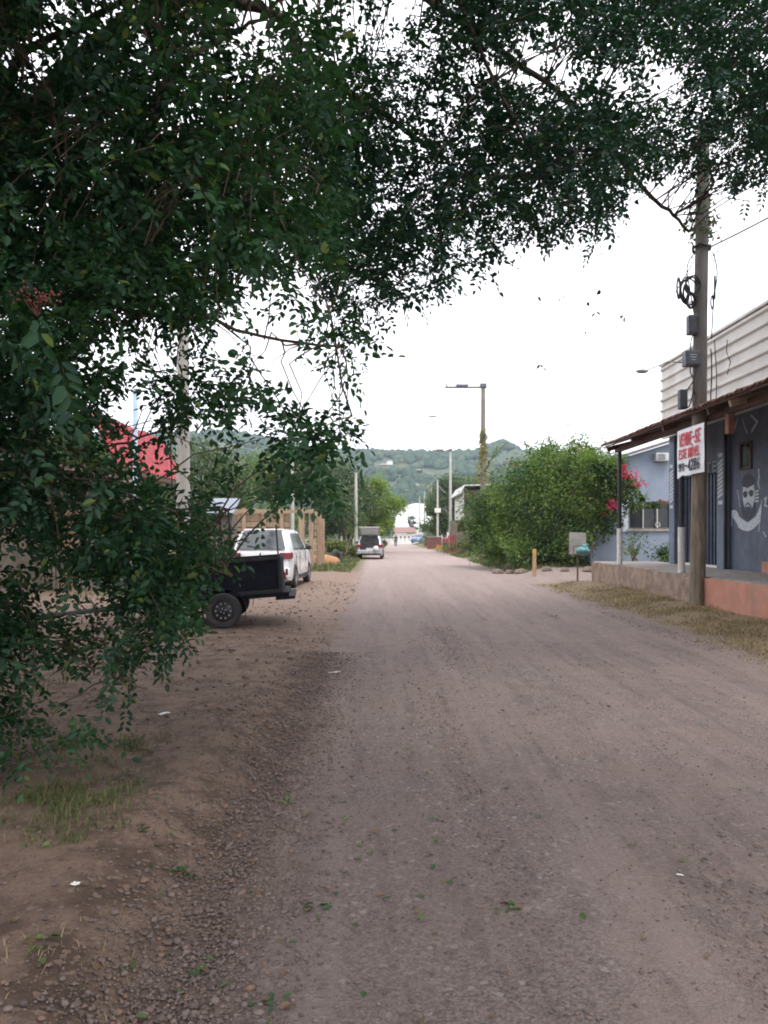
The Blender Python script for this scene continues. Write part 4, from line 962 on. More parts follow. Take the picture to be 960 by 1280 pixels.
# ================================================================ marker post, rubbish stand
x, y, _ = P(668, 722, 27.5); po = thing('marker_post', 'short wooden marker post with a yellow painted top at the side street corner', 'post', (x, y, gzf(x, y)))
MB().box((0, 0, .40), (.13, .11, .9), taper=.92).build('shaft', mat('post_wood', (.42, .27, .15), (.30, .19, .11), 5, .9, .4, 20, stretch=(4, 4, .6)), po, bevel=.01)
MB().box((0, 0, .92), (.14, .12, .17), taper=.8).build('yellow_cap', mat('yellow_paint', (.45, .28, .04), (.33, .21, .05), 9, .75), po, bevel=.01)
x, y, _ = P(722, 728, 24.6); rs = thing('rubbish_stand', 'street rubbish stand with a leaning grey board on a rusty post', 'rubbish stand', (x, y, gzf(x, y)))
rust_m = mat('rusty_iron', (.13, .08, .055), (.07, .05, .04), 10, .85, .3, 30)
MB().tube([(0, 0, -.2), (0, 0, .98)], .03, 8).build('post', rust_m, rs, True, angle=40)
zt = CH - (693 - HY) / F * 24.6 - rs.location.z; 
tb = MB(); w0, w1, d0 = xp(714, 24.6) - x, xp(737, 24.6) - x, .32
for a, b in [((w0, -d0, zt), (w1, -d0, zt)), ((w0, d0, zt), (w1, d0, zt)), ((w0, -d0, zt), (w0, d0, zt)), ((w1, -d0, zt), (w1, d0, zt)), ((w0, 0, zt - .01), (w1, 0, zt - .01)), ((0, -d0, zt - .01), (0, d0, zt - .01)),
             ((w0, -d0, zt), (w0, -d0, zt + .28)), ((w1, -d0, zt), (w1, -d0, zt + .28)), ((w0, -d0, zt + .28), (w1, -d0, zt + .28)), ((w0, d0, zt), (w0, d0, zt + .3)), ((w1, d0, zt), (w1, d0, zt + .3))]: tb.bar(a, b, .022)
for k in range(7): tb.bar((w0 + (w1 - w0) * k / 6, -d0, zt), (w0 + (w1 - w0) * k / 6, d0, zt), .01)
tb.build('basket', rust_m, rs)
MB().box(((w0 + w1) / 2, d0 + .04, zt + .34), (.56, .03, .74), rx=-.12, ry=.05).build('board', mat('grey_board', (.26, .25, .23), (.20, .19, .18), 4, .9, .2), rs, bevel=.006)
bgm = mat('teal_plastic', (.09, .27, .28), (.06, .20, .22), 6, .4, .3, 12)
mb = MB(); mb.ball((0, 0, .1), (.23, .19, .13), 14, 9, .16); mb.ball((.05, .02, .17), (.13, .13, .13), 12, 8, .25); mb.tube([(.08, 0, .27), (.12, .01, .31), (.17, .02, .29)], [.05, .025, .04], 7)
o = mb.build('rubbish_bag', bgm, None, True); o.location = (x + xp(728, 24.6) - x, y - .05, rs.location.z + zt + .02); tag(o, 'slumped teal plastic rubbish bag lying in the stand basket', 'rubbish bag')
# ================================================================ cars
tyre_m = mat('tyre_rubber', (.024, .024, .027), (.038, .036, .035), 8, .85, .2, 40, dirt=(.12, .09, .07), damt=.5)
rim_dark = mat('dark_rim', (.010, .010, .013), (.017, .016, .017), 8, .42); rim_sil = mat('silver_rim', (.42, .43, .44), (.33, .34, .35), 8, .35, metal=.7)
red_l = mat('tail_lamp', (.22, .012, .02), (.16, .01, .014), 9, .15, spec=.8); carglass = mat('car_glass', (.035, .045, .05), (.05, .06, .065), 2, .06, spec=.9)
trim_m = mat('black_trim', (.02, .02, .022), (.032, .032, .034), 7, .6); interior_m = mat('car_interior', (.02, .02, .022), (.045, .042, .04), 5, .9)
plate_m = mat('number_plate', (.55, .55, .53), (.42, .42, .42), 20, .5)
def make_wheel(parent, c_, R, w, rim_m, spokes=5, name='wheel', holes=False):
    we = bpy.data.objects.new(name, None); COL.objects.link(we); we.parent = parent; we.location = c_; we.empty_display_size = .1
    M = Matrix.Rotation(PI / 2, 4, 'Y'); h = w / 2
    pr = [(R * .64, -h * .8), (R * .74, -h), (R * .93, -h * .95), (R, -h * .6), (R * 1.0, h * .6), (R * .93, h * .95), (R * .74, h), (R * .64, h * .8)]
    MB().lathe(pr, 28, M, True).build('tyre', tyre_m, we, True, angle=40)
    mb = MB(); mb.lathe([(R * .65, -h * .7), (R * .66, h * .82), (R * .60, h * .84), (R * .56, h * .5), (R * .22, h * .62), (R * .18, h * .72), (.001, h * .72)], 28, M)
    mb.lathe([(R * .65, -h * .6), (.001, -h * .5)], 20, M)
    if holes:
        pass
    else:
        for k in range(spokes):
            a = 2 * PI * k / spokes; mb.bar((h * .74, math.cos(a) * R * .1, math.sin(a) * R * .1), (h * .7, math.cos(a) * R * .6, math.sin(a) * R * .6), R * .16, .02)
    mb.build('rim', rim_m, we, True, angle=35)
    mb = MB()
    if holes:
        for k in range(10):
            a = 2 * PI * k / 10; mb.add([(h * .64, R * (.42 * math.cos(a) + .06 * math.cos(t * PI / 3)), R * (.42 * math.sin(a) + .06 * math.sin(t * PI / 3))) for t in range(6)], [tuple(range(6))])
    for k in range(4):
        a = 2 * PI * k / 4 + .4; mb.ball((h * .72, R * .13 * math.cos(a), R * .13 * math.sin(a)), .012, 6, 4)
    mb.build('hub_bolts', rim_sil if holes else trim_m, we)
    return we
def make_car(name, label, loc, rz, L, Wd, H, paint, prof, belt, wb, R, open_gate=False, rim_m=rim_sil, rear_over=.75, group=None, glass_m=None):
    """prof: [(y, z of roofline)], rear at -L/2; forward is +y"""
    glass_m = glass_m or carglass
    t = thing(name, label, 'car', loc, rz, group)
    yr = -L / 2 + rear_over; yf = yr + wb; hw0 = Wd / 2; clear = .2
    Y = np.unique(np.concatenate([np.linspace(-L / 2, L / 2, 72), [p[0] for p in prof]]))
    py = [p[0] for p in prof]; pz = [p[1] for p in prof]
    rows = []; n = 7
    info = {}
    for y_ in Y:
        e = min(y_ + L / 2, L / 2 - y_); hw = hw0 * (1 - .10 * math.exp(-e / .16) - .05 * math.exp(-e / .5))
        zt = float(np.interp(y_, py, pz)); zb_ = clear + .12 * math.exp(-e / .15)
        for yc in (yr, yf):
            q = (R + .055) ** 2 - (y_ - yc) ** 2
            if q > 0: zb_ = max(zb_, R + math.sqrt(q) * .98)
        bz = min(belt + .06 * (y_ + L / 2) / L * -1 + .03, zt - .02); g = max(0, zt - bz)
        rw = hw * .965 - g * .30
        mid = max(zb_ + .02, zb_ + (bz - zb_) * .5)
        pts = [(hw * .93, zb_), (hw * .985, zb_ + min(.08, (bz - zb_) * .3)), (hw, mid), (hw * .965, bz), (rw, zt - min(.05, g * .3)), (rw - .09 if g > .1 else rw * .9, zt), (0, zt + .025)]
        info[y_] = (pts, bz, zt, rw, hw); rows.append([(x, y_, z) for x, z in pts] + [(-x, y_, z) for x, z in pts[-2::-1]])
    m_ = 2 * n - 1; mb = MB(); vs = [p for r_ in rows for p in r_]; fs = []
    for i in range(len(Y) - 1):
        for k in range(m_ - 1): fs.append((i * m_ + k, (i + 1) * m_ + k, (i + 1) * m_ + k + 1, i * m_ + k + 1))
    fs.append(tuple(range(m_))[::-1] if False else tuple(range(m_))); fs.append(tuple((len(Y) - 1) * m_ + k for k in range(m_))[::-1])
    mb.add(vs, fs); mb.build('body', paint, t, True, angle=38)
    MB().box((0, (yr + yf) / 2, .42), (Wd * .78, L * .86, .34)).build('underbody', trim_m, t)
    def side_pt(y_, f, s, off=.008):
        k = min(info, key=lambda q: abs(q - y_)); pts = info[k][0]; a, b = pts[3], pts[4]
        return (s * (a[0] + (b[0] - a[0]) * f + off), k, a[1] + (b[1] - a[1]) * f + .004)
    roof0 = min(p[0] for p in prof if p[1] > H - .06); roof1 = max(p[0] for p in prof if p[1] > H - .06)
    split = (roof0 + roof1) / 2
    for s in (1, -1):
        for (a, b, la, lb_) in ((roof0 + .12, split - .05, -.16, 0), (split + .05, roof1 + .02, 0, .50)):
            mb = MB(); N_ = 10; lo = [side_pt(a + la + (b + lb_ - a - la) * i / N_, .07, s) for i in range(N_ + 1)]; hi = [side_pt(a + (b - a) * i / N_, .90, s) for i in range(N_ + 1)]
            mb.add(lo + hi, [(i, i + 1, N_ + 2 + i, N_ + 1 + i) for i in range(N_)]); mb.orient((s, 0, .2)); mb.build('side_window', glass_m, t)
        mb = MB()
        pts = info[min(info, key=lambda q: abs(q - (roof1 + .25)))][0]
        mb.ball((s * (hw0 + .09), roof1 + .18, belt + .10), (.10, .06, .075), 10, 6); mb.box((s * (hw0 - .01), roof1 + .2, belt + .05), (.1, .05, .03)); mb.build('side_mirror', trim_m, t, True)
        for yh in (roof0 + .34, split + .14): MB().box((s * (hw0 + .002), yh, belt - .10), (.03, .16, .03)).build('door_handle', paint, t, bevel=.006)
        mb = MB()
        for yy in (roof0 + .16, split, roof1 + .30): mb.bar((s * (hw0 + .001), yy, .42), (s * (hw0 * .985), yy, belt - .02), .010, .010)
        mb.bar((s * (hw0 + .001), yr + R + .12, .30), (s * (hw0 + .001), yf - R - .12, .30), .03, .10); mb.build('side_sill_trim', trim_m, t)
        # tail lamp wraps round the corner
        tl = MB(); zc = belt - .09; yq = -L / 2
        tl.box((s * (hw0 * .80), yq - .0, zc), (.34, .07, .17), rz=s * .22); tl.box((s * (hw0 * .955), yq + .12, zc + .02), (.07, .22, .15), rz=s * .12); tl.build('tail_lamp', red_l, t, bevel=.02)
        for yc in (yr, yf):
            wh = make_wheel(t, (s * (hw0 - .10), yc, R), R, .19, rim_m)
            if s < 0: wh.rotation_euler.z = PI
    # rear screen, bumper, plate
    zs0 = belt + .06; k0 = [q for q in sorted(info) if q < roof0 + .02]
    def rear_pt(z, fx):
        y_ = float(np.interp(z, [p[1] for p in prof if p[0] <= roof0 + .01], [p[0] for p in prof if p[0] <= roof0 + .01])) - .035
        return (fx * (hw0 * .80 - max(0, z - belt) * .32), y_ - .012, z + .03)
    mb = MB(); N_ = 6; vs = []
    for j in range(N_ + 1):
        z = zs0 + (H - .07 - zs0) * j / N_
        vs += [rear_pt(z, f) for f in (-1, -.5, 0, .5, 1)]
    mb.add(vs, [(j * 5 + i, j * 5 + i + 1, j * 5 + i + 6, j * 5 + i + 5) for j in range(N_) for i in range(4)])
    mb.orient((0, -1, .4))
    if open_gate:
        mb.build('boot_opening', interior_m, t)
        zo = MB(); zo.box((0, -L / 2 - .004, belt - .16), (hw0 * 1.45, .03, .46)); zo.build('boot_interior', interior_m, t)
        ge = bpy.data.objects.new('tailgate', None); COL.objects.link(ge); ge.parent = t; ge.location = (0, roof0 - .02, H + .02)
        MB().add([(-.55, 0, 0), (.55, 0, 0), (.62, -.86, .48), (-.62, -.86, .48), (-.55, 0, -.05), (.55, 0, -.05), (.62, -.86, .42), (-.62, -.86, .42)], [(0, 1, 2, 3), (7, 6, 5, 4), (0, 4, 5, 1), (1, 5, 6, 2), (2, 6, 7, 3), (3, 7, 4, 0)]).build('gate_panel', paint, ge, bevel=.02)
        MB().add([(-.46, -.12, .008), (.46, -.12, .008), (.54, -.80, .378), (-.54, -.80, .378)], [(3, 2, 1, 0)]).orient((0, -1, -1)).build('gate_glass', mat('sky_painted_gate_glass', (.75, .78, .79), (.68, .71, .73), 3, .4), ge)  # sky light on the glass painted as an opaque pale colour
        MB().box((0, -.87, .45), (1.24, .03, .09)).build('gate_edge', paint, ge, bevel=.01)
        st_ = MB(); 
        for s in (-1, 1): st_.tube([(s * .58, -L / 2 + .10, belt + .12), (s * .58, roof0 - .45, H + .12)], .012, 5)
        st_.build('gas_strut', trim_m, t)
    else:
        rg = mb.build('rear_window', glass_m, t); 
        MB().bar((0, rear_pt(zs0 + .05, 0)[1] - .02, zs0 + .06), (-.38, rear_pt(zs0 + .1, 0)[1] - .02, zs0 + .12), .02).build('wiper', trim_m, t)
        MB().box((0, roof0 - .10, H - .005), (Wd * .62, .20, .03), rx=.08).build('roof_spoiler', paint, t, bevel=.01)
    MB().box((0, -L / 2 - .03, .45), (Wd * .92, .12, .26)).build('rear_bumper', paint, t, bevel=.04)
    MB().box((0, -L / 2 - .05, .33), (Wd * .8, .09, .10)).build('bumper_insert', trim_m, t, bevel=.02)
    pl = MB().box((0, -L / 2 - .03, belt - .28), (.42, .02, .14)).build('number_plate', plate_m, t, bevel=.004)
    # windscreen
    fp = [p for p in prof if p[0] >= roof1 - .01]
    zt_ = [p[1] for p in fp[:2]]; yt_ = [p[0] for p in fp[:2]]
    vs = []
    for j in range(5):
        f = .08 + .84 * j / 4; z = zt_[0] + (zt_[1] - zt_[0]) * f; y_ = yt_[0] + (yt_[1] - yt_[0]) * f
        w_ = hw0 * .80 - max(0, z - belt) * .30; vs += [(-w_, y_ + .012, z + .03), (0, y_ + .012, z + .04), (w_, y_ + .012, z + .03)]
    MB().add(vs, [(j * 3 + i, j * 3 + i + 3, j * 3 + i + 4, j * 3 + i + 1) for j in range(4) for i in range(2)]).orient((0, 1, .4)).build('windscreen', glass_m, t)
    for s in (1, -1): MB().ball((s * hw0 * .72, L / 2 - .10, .68), (.18, .14, .09), 10, 6).build('headlight', plate_m, t, True)
    return t
wpaint = mat('white_car_paint', (.80, .81, .83), (.76, .77, .79), 2, .22, spec=.6, coat=.6, dirt=(.55, .52, .48), damt=.2)
spaint = mat('silver_car_paint', (.44, .45, .48), (.38, .39, .42), 2, .28, metal=.4, coat=.4, dirt=(.3, .27, .24), damt=.3)
bpaint = mat('blue_car_paint', (.12, .19, .34), (.09, .14, .27), 2, .3, coat=.4)
cwx = (370 - CX) / F * 21.2 - .86 + .1
cz = gzf(cwx, 22.4) + .0
make_car('white_car', 'white hatchback parked behind the black trailer with its red tail lamp showing', (cwx - .02, 22.45, cz), -.045, 4.0, 1.74, 1.62, wpaint,
         [(-2.0, .95), (-1.97, 1.02), (-1.66, 1.56), (-1.45, 1.60), (-.6, 1.62), (.15, 1.60), (1.02, 1.06), (1.9, .86), (2.0, .62)], 1.0, 2.52, .315)
hx = (463 - CX) / F * 46
make_car('silver_car', 'small silver hatchback down the road with its tailgate raised', (hx, 47.5, gzf(hx, 47.5)), -.02, 3.75, 1.60, 1.44, spaint,
         [(-1.87, .88), (-1.84, .95), (-1.60, 1.38), (-1.4, 1.42), (-.5, 1.44), (.1, 1.42), (.95, .95), (1.75, .78), (1.87, .55)], .90, 2.36, .28, open_gate=True)
bx_ = (526 - CX) / F * 128
make_car('blue_car', 'small blue car parked across the far end of the road by the white fence', (bx_, 130, gzf(bx_, 130)), 2.6, 4.2, 1.75, 1.55, bpaint,
         [(-2.1, .9), (-2.05, 1.0), (-1.8, 1.45), (-1.5, 1.52), (-.5, 1.55), (.2, 1.52), (1.1, 1.0), (2.0, .82), (2.1, .6)], .95, 2.6, .31)
# white load in the open boot
p = P(470, 683, 45.4)
mb = MB(); mb.ball((0, 0, 0), (.17, .15, .16), 10, 7, .15); o = mb.build('white_sack', whitep, None, True); o.location = (p[0] - .0, 45.42, .66 + gzf(hx, 47.5)); tag(o, 'small white sack standing in the open boot of the silver hatchback', 'sack')

# ================================================================ trailer
black_pl = mat('black_trailer_steel', (.007, .008, .014), (.011, .012, .019), 3, .75, .1, 25, dirt=(.03, .027, .026), damt=.25, spec=.15)
tx, ty = (278 - CX) / F * 12.2, 12.2
TR = thing('box_trailer', 'black box trailer with open rail frame, resting nose down behind the drooping leaves', 'trailer', (tx, ty + .1, gzf(tx, ty)), .10)
R = .285; tilt = math.radians(4.0)
BM = Matrix.Translation((0, .85, .0)) @ Matrix.Rotation(-tilt, 4, 'Y')    # body frame, tilted: nose (-x) down
x0, x1, hwid, zb0, zt0 = -1.55, .98, .72, .50, 1.09
def tb_(a, b, mb=None):
    mb = mb or MB(); c_ = [(a[i] + b[i]) / 2 for i in range(3)]; d = [abs(a[i] - b[i]) for i in range(3)]
    mb2 = MB().box(c_, d); return mb.add(mb2.v, mb2.f, BM)
for y0, y1 in ((-hwid, -hwid + .03), (hwid - .03, hwid)):
    sp_ = tb_((x0, y0, zb0), (x1, y1, zt0)).build('side_panel', black_pl, TR, bevel=.006)
    s = -1 if y0 < 0 else 1; yo = y0 - .02 if s < 0 else y1 + .02
    mb = MB()
    for zc in (zb0 + .03, zt0 - .02): tb_((x0, min(yo, yo + .0) - .018, zc - .025), (x1, yo + .018, zc + .025), mb)
    for xc in (x0 + .03, x1 - .03): tb_((xc - .022, yo - .016, zb0 + .06), (xc + .022, yo + .016, zt0 - .05), mb)
    mb.build('panel_rib', mat('worn_black_edge', (.016, .016, .02), (.010, .010, .014), 9, .6), sp_)
tb_((x1 - .03, -hwid + .031, zb0), (x1, hwid - .031, zt0 - .002)).build('tailgate', black_pl, TR, bevel=.006)
tb_((x0, -hwid + .031, zb0), (x0 + .03, hwid - .031, zt0 - .002)).build('front_panel', black_pl, TR, bevel=.006)
tb_((x0 - .05, -hwid - .03, zb0 - .07), (x1 + .10, hwid + .03, zb0 - .003)).build('bed', black_pl, TR, bevel=.01)
mb = MB()
for y_ in (-hwid, hwid):
    for xc in (x0 + .03, .05): tb_((xc - .016, y_ - .016, zt0 + .005), (xc + .016, y_ + .016, 1.95), mb)
    tb_((x0 - .02, y_ - .018, 1.95), (.07, y_ + .018, 1.985), mb)
tb_((x1 - .045, -hwid - .012, zt0 + .005), (x1 - .02, -hwid + .012, 1.62), mb)
for xc in (x0 + .03, .05): tb_((xc - .016, -hwid + .03, 1.952), (xc + .016, hwid - .03, 1.98), mb)
mb.build('rail_frame', blackm, TR)
mb = MB()
for y_ in (-.35, .35): q = [BM @ Vector(p) for p in [(x0 + .5, y_, zb0 - .10), (x0 - .1, y_, zb0 - .10), (x0 - 1.35, .0, zb0 - .14)]]; mb.bar(q[0], q[1], .06); mb.bar(q[1], q[2], .06)
q = [BM @ Vector(p) for p in [(x0 - 1.25, 0, zb0 - .14), (x0 - 1.75, 0, zb0 - .16)]]; mb.bar(q[0], q[1], .08); mb.build('drawbar', blackm, TR)
mb = MB(); q = BM @ Vector((x0 - 1.8, 0, zb0 - .16)); mb.ball(q, (.09, .06, .06), 8, 6); mb.tube([q + Vector((.25, 0, .15)), Vector((q.x + .25, q.y, .02))], .025, 8); mb.build('coupling', steel, TR, True)
for y_ in (-.02, 1.72):
    w_ = make_wheel(TR, (0, y_, R), R, .17, rim_dark, name='wheel', holes=True); w_.rotation_euler.z = -PI / 2 if y_ < .5 else PI / 2
    mb = MB(); prof = []
    for k in range(11):
        a = math.radians(200 - 22 * k); prof.append((math.cos(a) * (R + .07), math.sin(a) * (R + .06) + R))
    for (xa, za), (xb, zb2) in zip(prof[:-1], prof[1:]): mb.bar((xa, y_ - .0, za), (xb, y_, zb2), .21, .014) if False else mb.add([(xa, y_ - .01, za), (xa, y_ + .15, za), (xb, y_ + .15, zb2), (xb, y_ - .01, zb2), (xa, y_ - .01, za + .012), (xa, y_ + .15, za + .012), (xb, y_ + .15, zb2 + .012), (xb, y_ - .01, zb2 + .012)], [(3, 2, 1, 0), (4, 5, 6, 7), (0, 1, 5, 4), (2, 3, 7, 6), (1, 2, 6, 5), (3, 0, 4, 7)])
    mb.build('mudguard', black_pl, TR)
MB().tube([(0, .0, R), (0, 1.7, R)], .03, 8).build('axle', blackm, TR)
for y_ in (-hwid + .1, hwid - .1):
    tb_((x1 + .03, y_ - .06, zb0 + .20), (x1 + .07, y_ + .06, zb0 + .32)).build('tail_light', red_l, TR, bevel=.008)
tb_((.28, -hwid - .02, zb0 - .28), (.36, -hwid + .02, zb0 - .072)).build('mud_flap', tyre_m, TR)
tb_((x1 - .12, -hwid - .06, zb0 - .12), (x1 + .2, hwid + .06, zb0 - .073)).build('rear_bumper', black_pl, TR, bevel=.01)

# ================================================================ poles down the road
def road_pole(label, px, ptop, Y, base_dz=0, r=.13, arm=None, lamp=None, m=pconc, group='utility poles along the road'):
    x, _, zt = P(px, ptop, Y); zb_ = gzf(x, Y) + base_dz; h = zt - zb_
    t = thing('utility_pole', label, 'pole', (x, Y, zb_), 0, group)
    MB().tube([(0, 0, -.3), (0, 0, h * .5), (0, 0, h)], [r, r * .85, r * .66], 10).build('shaft', m, t, True, angle=50)
    if arm:
        L_, w = arm; ar = MB().box((-L_ / 2 + .18, -.05, h - .06), (L_, .10, .10)).build('crossarm', wood_g, t, bevel=.01)
        mb = MB()
        for q in (-L_ + .28, -L_ * .62, -L_ * .38): mb.lathe([(.001, .0), (.05, .0), (.03, .05), (.06, .08), (.04, .13), (.001, .15)], 8, Matrix.Translation((q, -.05, h - .005)))
        mb.build('insulators', mat('porcelain', (.28, .24, .24), (.20, .17, .17), 8, .3), ar, True)
        MB().box((-L_ * .52, -.06, h + .03), (.6, .16, .14)).build('switch_gear', boxgrey, ar, bevel=.02)
        MB().box((0, -.02, h + .04), (.34, .3, .22)).build('pole_cap', boxgrey, t, bevel=.03)
    if lamp:
        dx, dz, z0 = lamp
        MB().tube(bez((0, -.03, h - z0), (dx * .45, -.1, h - z0 + dz * .95), (dx, -.2, h - z0 + dz), 9), .03, 6).build('lamp_arm', steel, t, True)
        MB().ball((dx + .2 * (1 if dx > 0 else -1), -.2, h - z0 + dz - .02), (.30, .12, .07), 10, 6).build('lamp_head', pconc, t, True)
    return t, h
tA, hA = road_pole('tall weathered pole rising from behind the bougainvillea with a one sided crossarm', 604, 483, 41, r=.17, arm=(2.25, 1), m=wood_g)
MB().tube([(0, 0, hA - 2.4), (.3, -.05, hA - 2.25), (.45, -.05, hA - 2.42)], .025, 5).build('bracket', steel, tA)
MB().tube(bez((0, 0, hA - 2.2), (-1.2, -.1, hA - 1.5), (-2.5, -.2, hA - 1.62), 7), .012, 5).build('lamp_arm', steel, tA); MB().ball((-2.75, -.2, hA - 1.64), (.26, .1, .06), 10, 6).build('lamp_head', pconc, tA, True)
r3 = np.random.default_rng(6); n_ = 700; zz_ = r3.uniform(hA - 5.2, hA - 2.4, n_); an = r3.uniform(0, 6.28, n_); rr_ = .15 + abs(r3.normal(size=n_)) * (.03 + .16 * (zz_ < hA - 4))
Vv, Qq = simple_leaves(np.stack([np.cos(an) * rr_, np.sin(an) * rr_, zz_], -1), np.full(n_, .12), np.full(n_, .07), r3); npmesh('climber_leaves', Vv, Qq, leafmat('yellow_climber', (.13, .12, .04), (.30, .26, .07), None, .25), tA)
tB, hB = road_pole('pale concrete pole with a thin crossarm in front of the two storey house', 563, 563, 72, r=.16, arm=(1.9, 1), m=pconc)
tC, hC = road_pole('pole carrying a curved street lamp arm over the road', 547, 600, 88, r=.15, lamp=(-2.0, 1.5, .3))
MB().tube([(0, 0, hC - .6), (.9, 0, hC - 1.5)], .04, 5).build('brace', steel, tC)
MB().box((0, -.2, 4.1), (.7, .1, .5)).build('notice_plate', whitep, tC, bevel=.01)
road_pole('thin pale pole just beyond the street lamp pole', 539, 604, 112, r=.14)
road_pole('distant pole third from last on the tree side', 530.5, 615, 136, r=.14)
road_pole('most distant pole before the parked blue car', 524.5, 620, 158, r=.15, lamp=(-2.6, 1.4, .2))
road_pole('concrete lamp pole on the verge beside the silver hatchback', 445, 591, 52, base_dz=0, r=.14, lamp=(1.7, 1.05, .5))
road_pole('slim grey pole standing behind the unfinished timber building', 365.5, 569, 44, r=.13)
road_pole('stout grey pole whose top vanishes into the drooping leaves', 229, 330, 17.2, r=.17)
x, y, zt = P(169, 515, 18.4); lbm = mat('light_blue_paint', (.36, .50, .62), (.30, .42, .53), 6, .5, dirt=(.2, .16, .13), damt=.3)
bp_ = thing('blue_post', 'slender light blue metal post standing before the red awning', 'post', (x, y, gzf(x, y)))
MB().tube([(0, 0, -.2), (0, 0, zt + .4)], .055, 10).build('shaft', lbm, bp_, True); MB().ball((0, 0, zt + .42), (.075, .075, .05), 10, 6).build('cap', lbm, bp_, True); MB().box((0, 0, .03), (.24, .24, .05)).build('base_plate', lbm, bp_)
def wires(lab, pts, sag, r):
    for k, (a, b) in enumerate(zip(pts[:-1], pts[1:])): cable(lab[k], a, b, sag, r, 'overhead wires')
wires(['faint wire running from the tall weathered pole to the next pole'], [P(557, 484, 40.9), P(537, 563, 71.9)], .5, .006)
wires(['faint wire slanting from the stout grey pole towards the lamp pole'], [P(229, 545, 17.2), P(445, 593, 52)], .3, .008)

# ================================================================ left side of the street
red_sheet = mat('red_sheet_metal', (.34, .005, .014), (.24, .003, .010), 2, .55, .1, 6, spec=.2, dirt=(.30, .05, .06), damt=.25)
sh = thing('red_awning_shop', 'low shop with glossy red corrugated awning behind the drooping tree', 'shop', (-8.4, 23, gzf(-8.4, 23)))
O = Vector(sh.location)
cream = mat('dirty_cream_wall', (.15, .125, .098), (.09, .075, .06), 3, .9, .3, 20, dirt=(.16, .13, .1), damt=.6)
mb = MB()
for a, b in [((-9.0, 18.0, 0), (-8.8, 20.4, 3.3)), ((-9.0, 20.4, 2.3), (-8.8, 22.4, 3.3)), ((-9.0, 22.4, 0), (-8.8, 26.3, 3.3)), ((-13, 18.0, 0), (-9.0, 18.2, 3.3)), ((-13, 26.1, 0), (-9.0, 26.3, 3.3))]: mb.span(Vector(a) - O, Vector(b) - O)
mb.build('wall', cream, sh)
MB().span(Vector((-8.97, 20.42, 0)) - O, Vector((-8.92, 22.38, 2.3)) - O).build('door', wood_d, sh)
MB().span(Vector((-13.2, 17.8, 3.31)) - O, Vector((-8.7, 26.5, 3.45)) - O).build('roof', conc, sh)
mb = MB(); n = 44; ya, yb = 19.2, 25.6; V0, V1 = [], []
for k in range(n * 2 + 1):
    y_ = ya + (yb - ya) * k / (2 * n); b = .035 if (k // 2) % 2 else 0
    V0.append((-6.7 - b * .5 - O.x, y_ - O.y, 3.30 + b - O.z)); V1.append((-7.45 - b * .5 - O.x, y_ - O.y, 4.72 + b - O.z))
m_ = len(V0); mb.add(V0 + V1, [(i, i + 1, m_ + i + 1, m_ + i) for i in range(m_ - 1)])
mb.orient((1, 0, 1)); aw = mb.build('awning', red_sheet, sh)
mb = MB()
for y_ in (19.3, 21.5, 23.5, 25.5):
    mb.bar(Vector((-6.74, y_, 3.27)) - O, Vector((-8.8, y_, 3.27)) - O, .06); mb.bar(Vector((-7.45, y_, 4.66)) - O, Vector((-7.6, y_, 3.3)) - O, .05); mb.bar(Vector((-6.74, y_, 3.24)) - O, Vector((-7.47, y_, 4.64)) - O, .05)
mb.bar(Vector((-6.75, 19.2, 3.21)) - O, Vector((-6.75, 25.6, 3.21)) - O, .06, .10); mb.build('awning_frame', wood_d, aw)
for y_ in (19.4, 25.4): MB().tube([Vector((-6.8, y_, 0)) - O, Vector((-6.8, y_, 3.2)) - O], .06, 8).build('post', wood_d, sh, True)
x = (90 - CX) / F * 20
br = thing('brick_pillar', 'stubby tan brick gate pillar beside the picket fence', 'pillar', (x, 20, gzf(x, 20)))
mb = MB().box((0, 0, 1.1), (.34, .34, 2.4)); mb.build('shaft', mat('tan_brick', (.36, .24, .155), (.27, .175, .115), 9, .9, .5, 30, stretch=(1, 1, 3)), br, bevel=.015); MB().box((0, 0, 2.36), (.44, .44, .10)).build('cap', conc, br, bevel=.015)
def picket(name, label, x0, y0, x1, y1, hgt, n, m, group=None, gap=.35):
    t = thing(name, label, 'fence', (x0, y0, gzf(x0, y0))); O = Vector(t.location); mb = MB(); L_ = math.hypot(x1 - x0, y1 - y0); a = math.atan2(y1 - y0, x1 - x0)
    for k in range(n):
        f = (k + .5) / n; px_, py_ = x0 + (x1 - x0) * f, y0 + (y1 - y0) * f; h = hgt * random.uniform(.93, 1.06)
        mb.box((px_ - O.x, py_ - O.y, gzf(px_, py_) - O.z + h / 2), (L_ / n * (1 - gap), .022, h), rz=a, ry=random.gauss(0, .012))
    mb.build('picket_panel', m, t)
    r_ = MB()
    for z in (hgt * .25, hgt * .78): r_.bar((0 + .05 * math.sin(a), -.04, z), (x1 - x0, y1 - y0 + .04, gzf(x1, y1) - O.z + z), .03, .08)
    r_.build('rail', m, t)
    for f in (0, .33, .66, 1): MB().box(((x1 - x0) * f, (y1 - y0) * f + .08, hgt * .5), (.1, .1, hgt * 1.15)).build('post', m, t)
    return t
picket('picket_fence', 'weathered grey picket fence behind the low hanging leaves', -11.5, 19.0, -7.4, 20.2, 1.25, 42, wood_g)
mp = P(120, 636, 21.5); grs = thing('sheet_fence', 'grey corrugated sheet fence below the red awning', 'fence', (-8.2, 21.4, gzf(-8.2, 21.4))); mb = MB(); n = 30; V0, V1 = [], []
for k in range(2 * n + 1):
    b = .03 if (k // 2) % 2 else 0; V0.append((-.1 + 1.7 * k / (2 * n), b, .2)); V1.append((-.1 + 1.7 * k / (2 * n), b, 2.3))
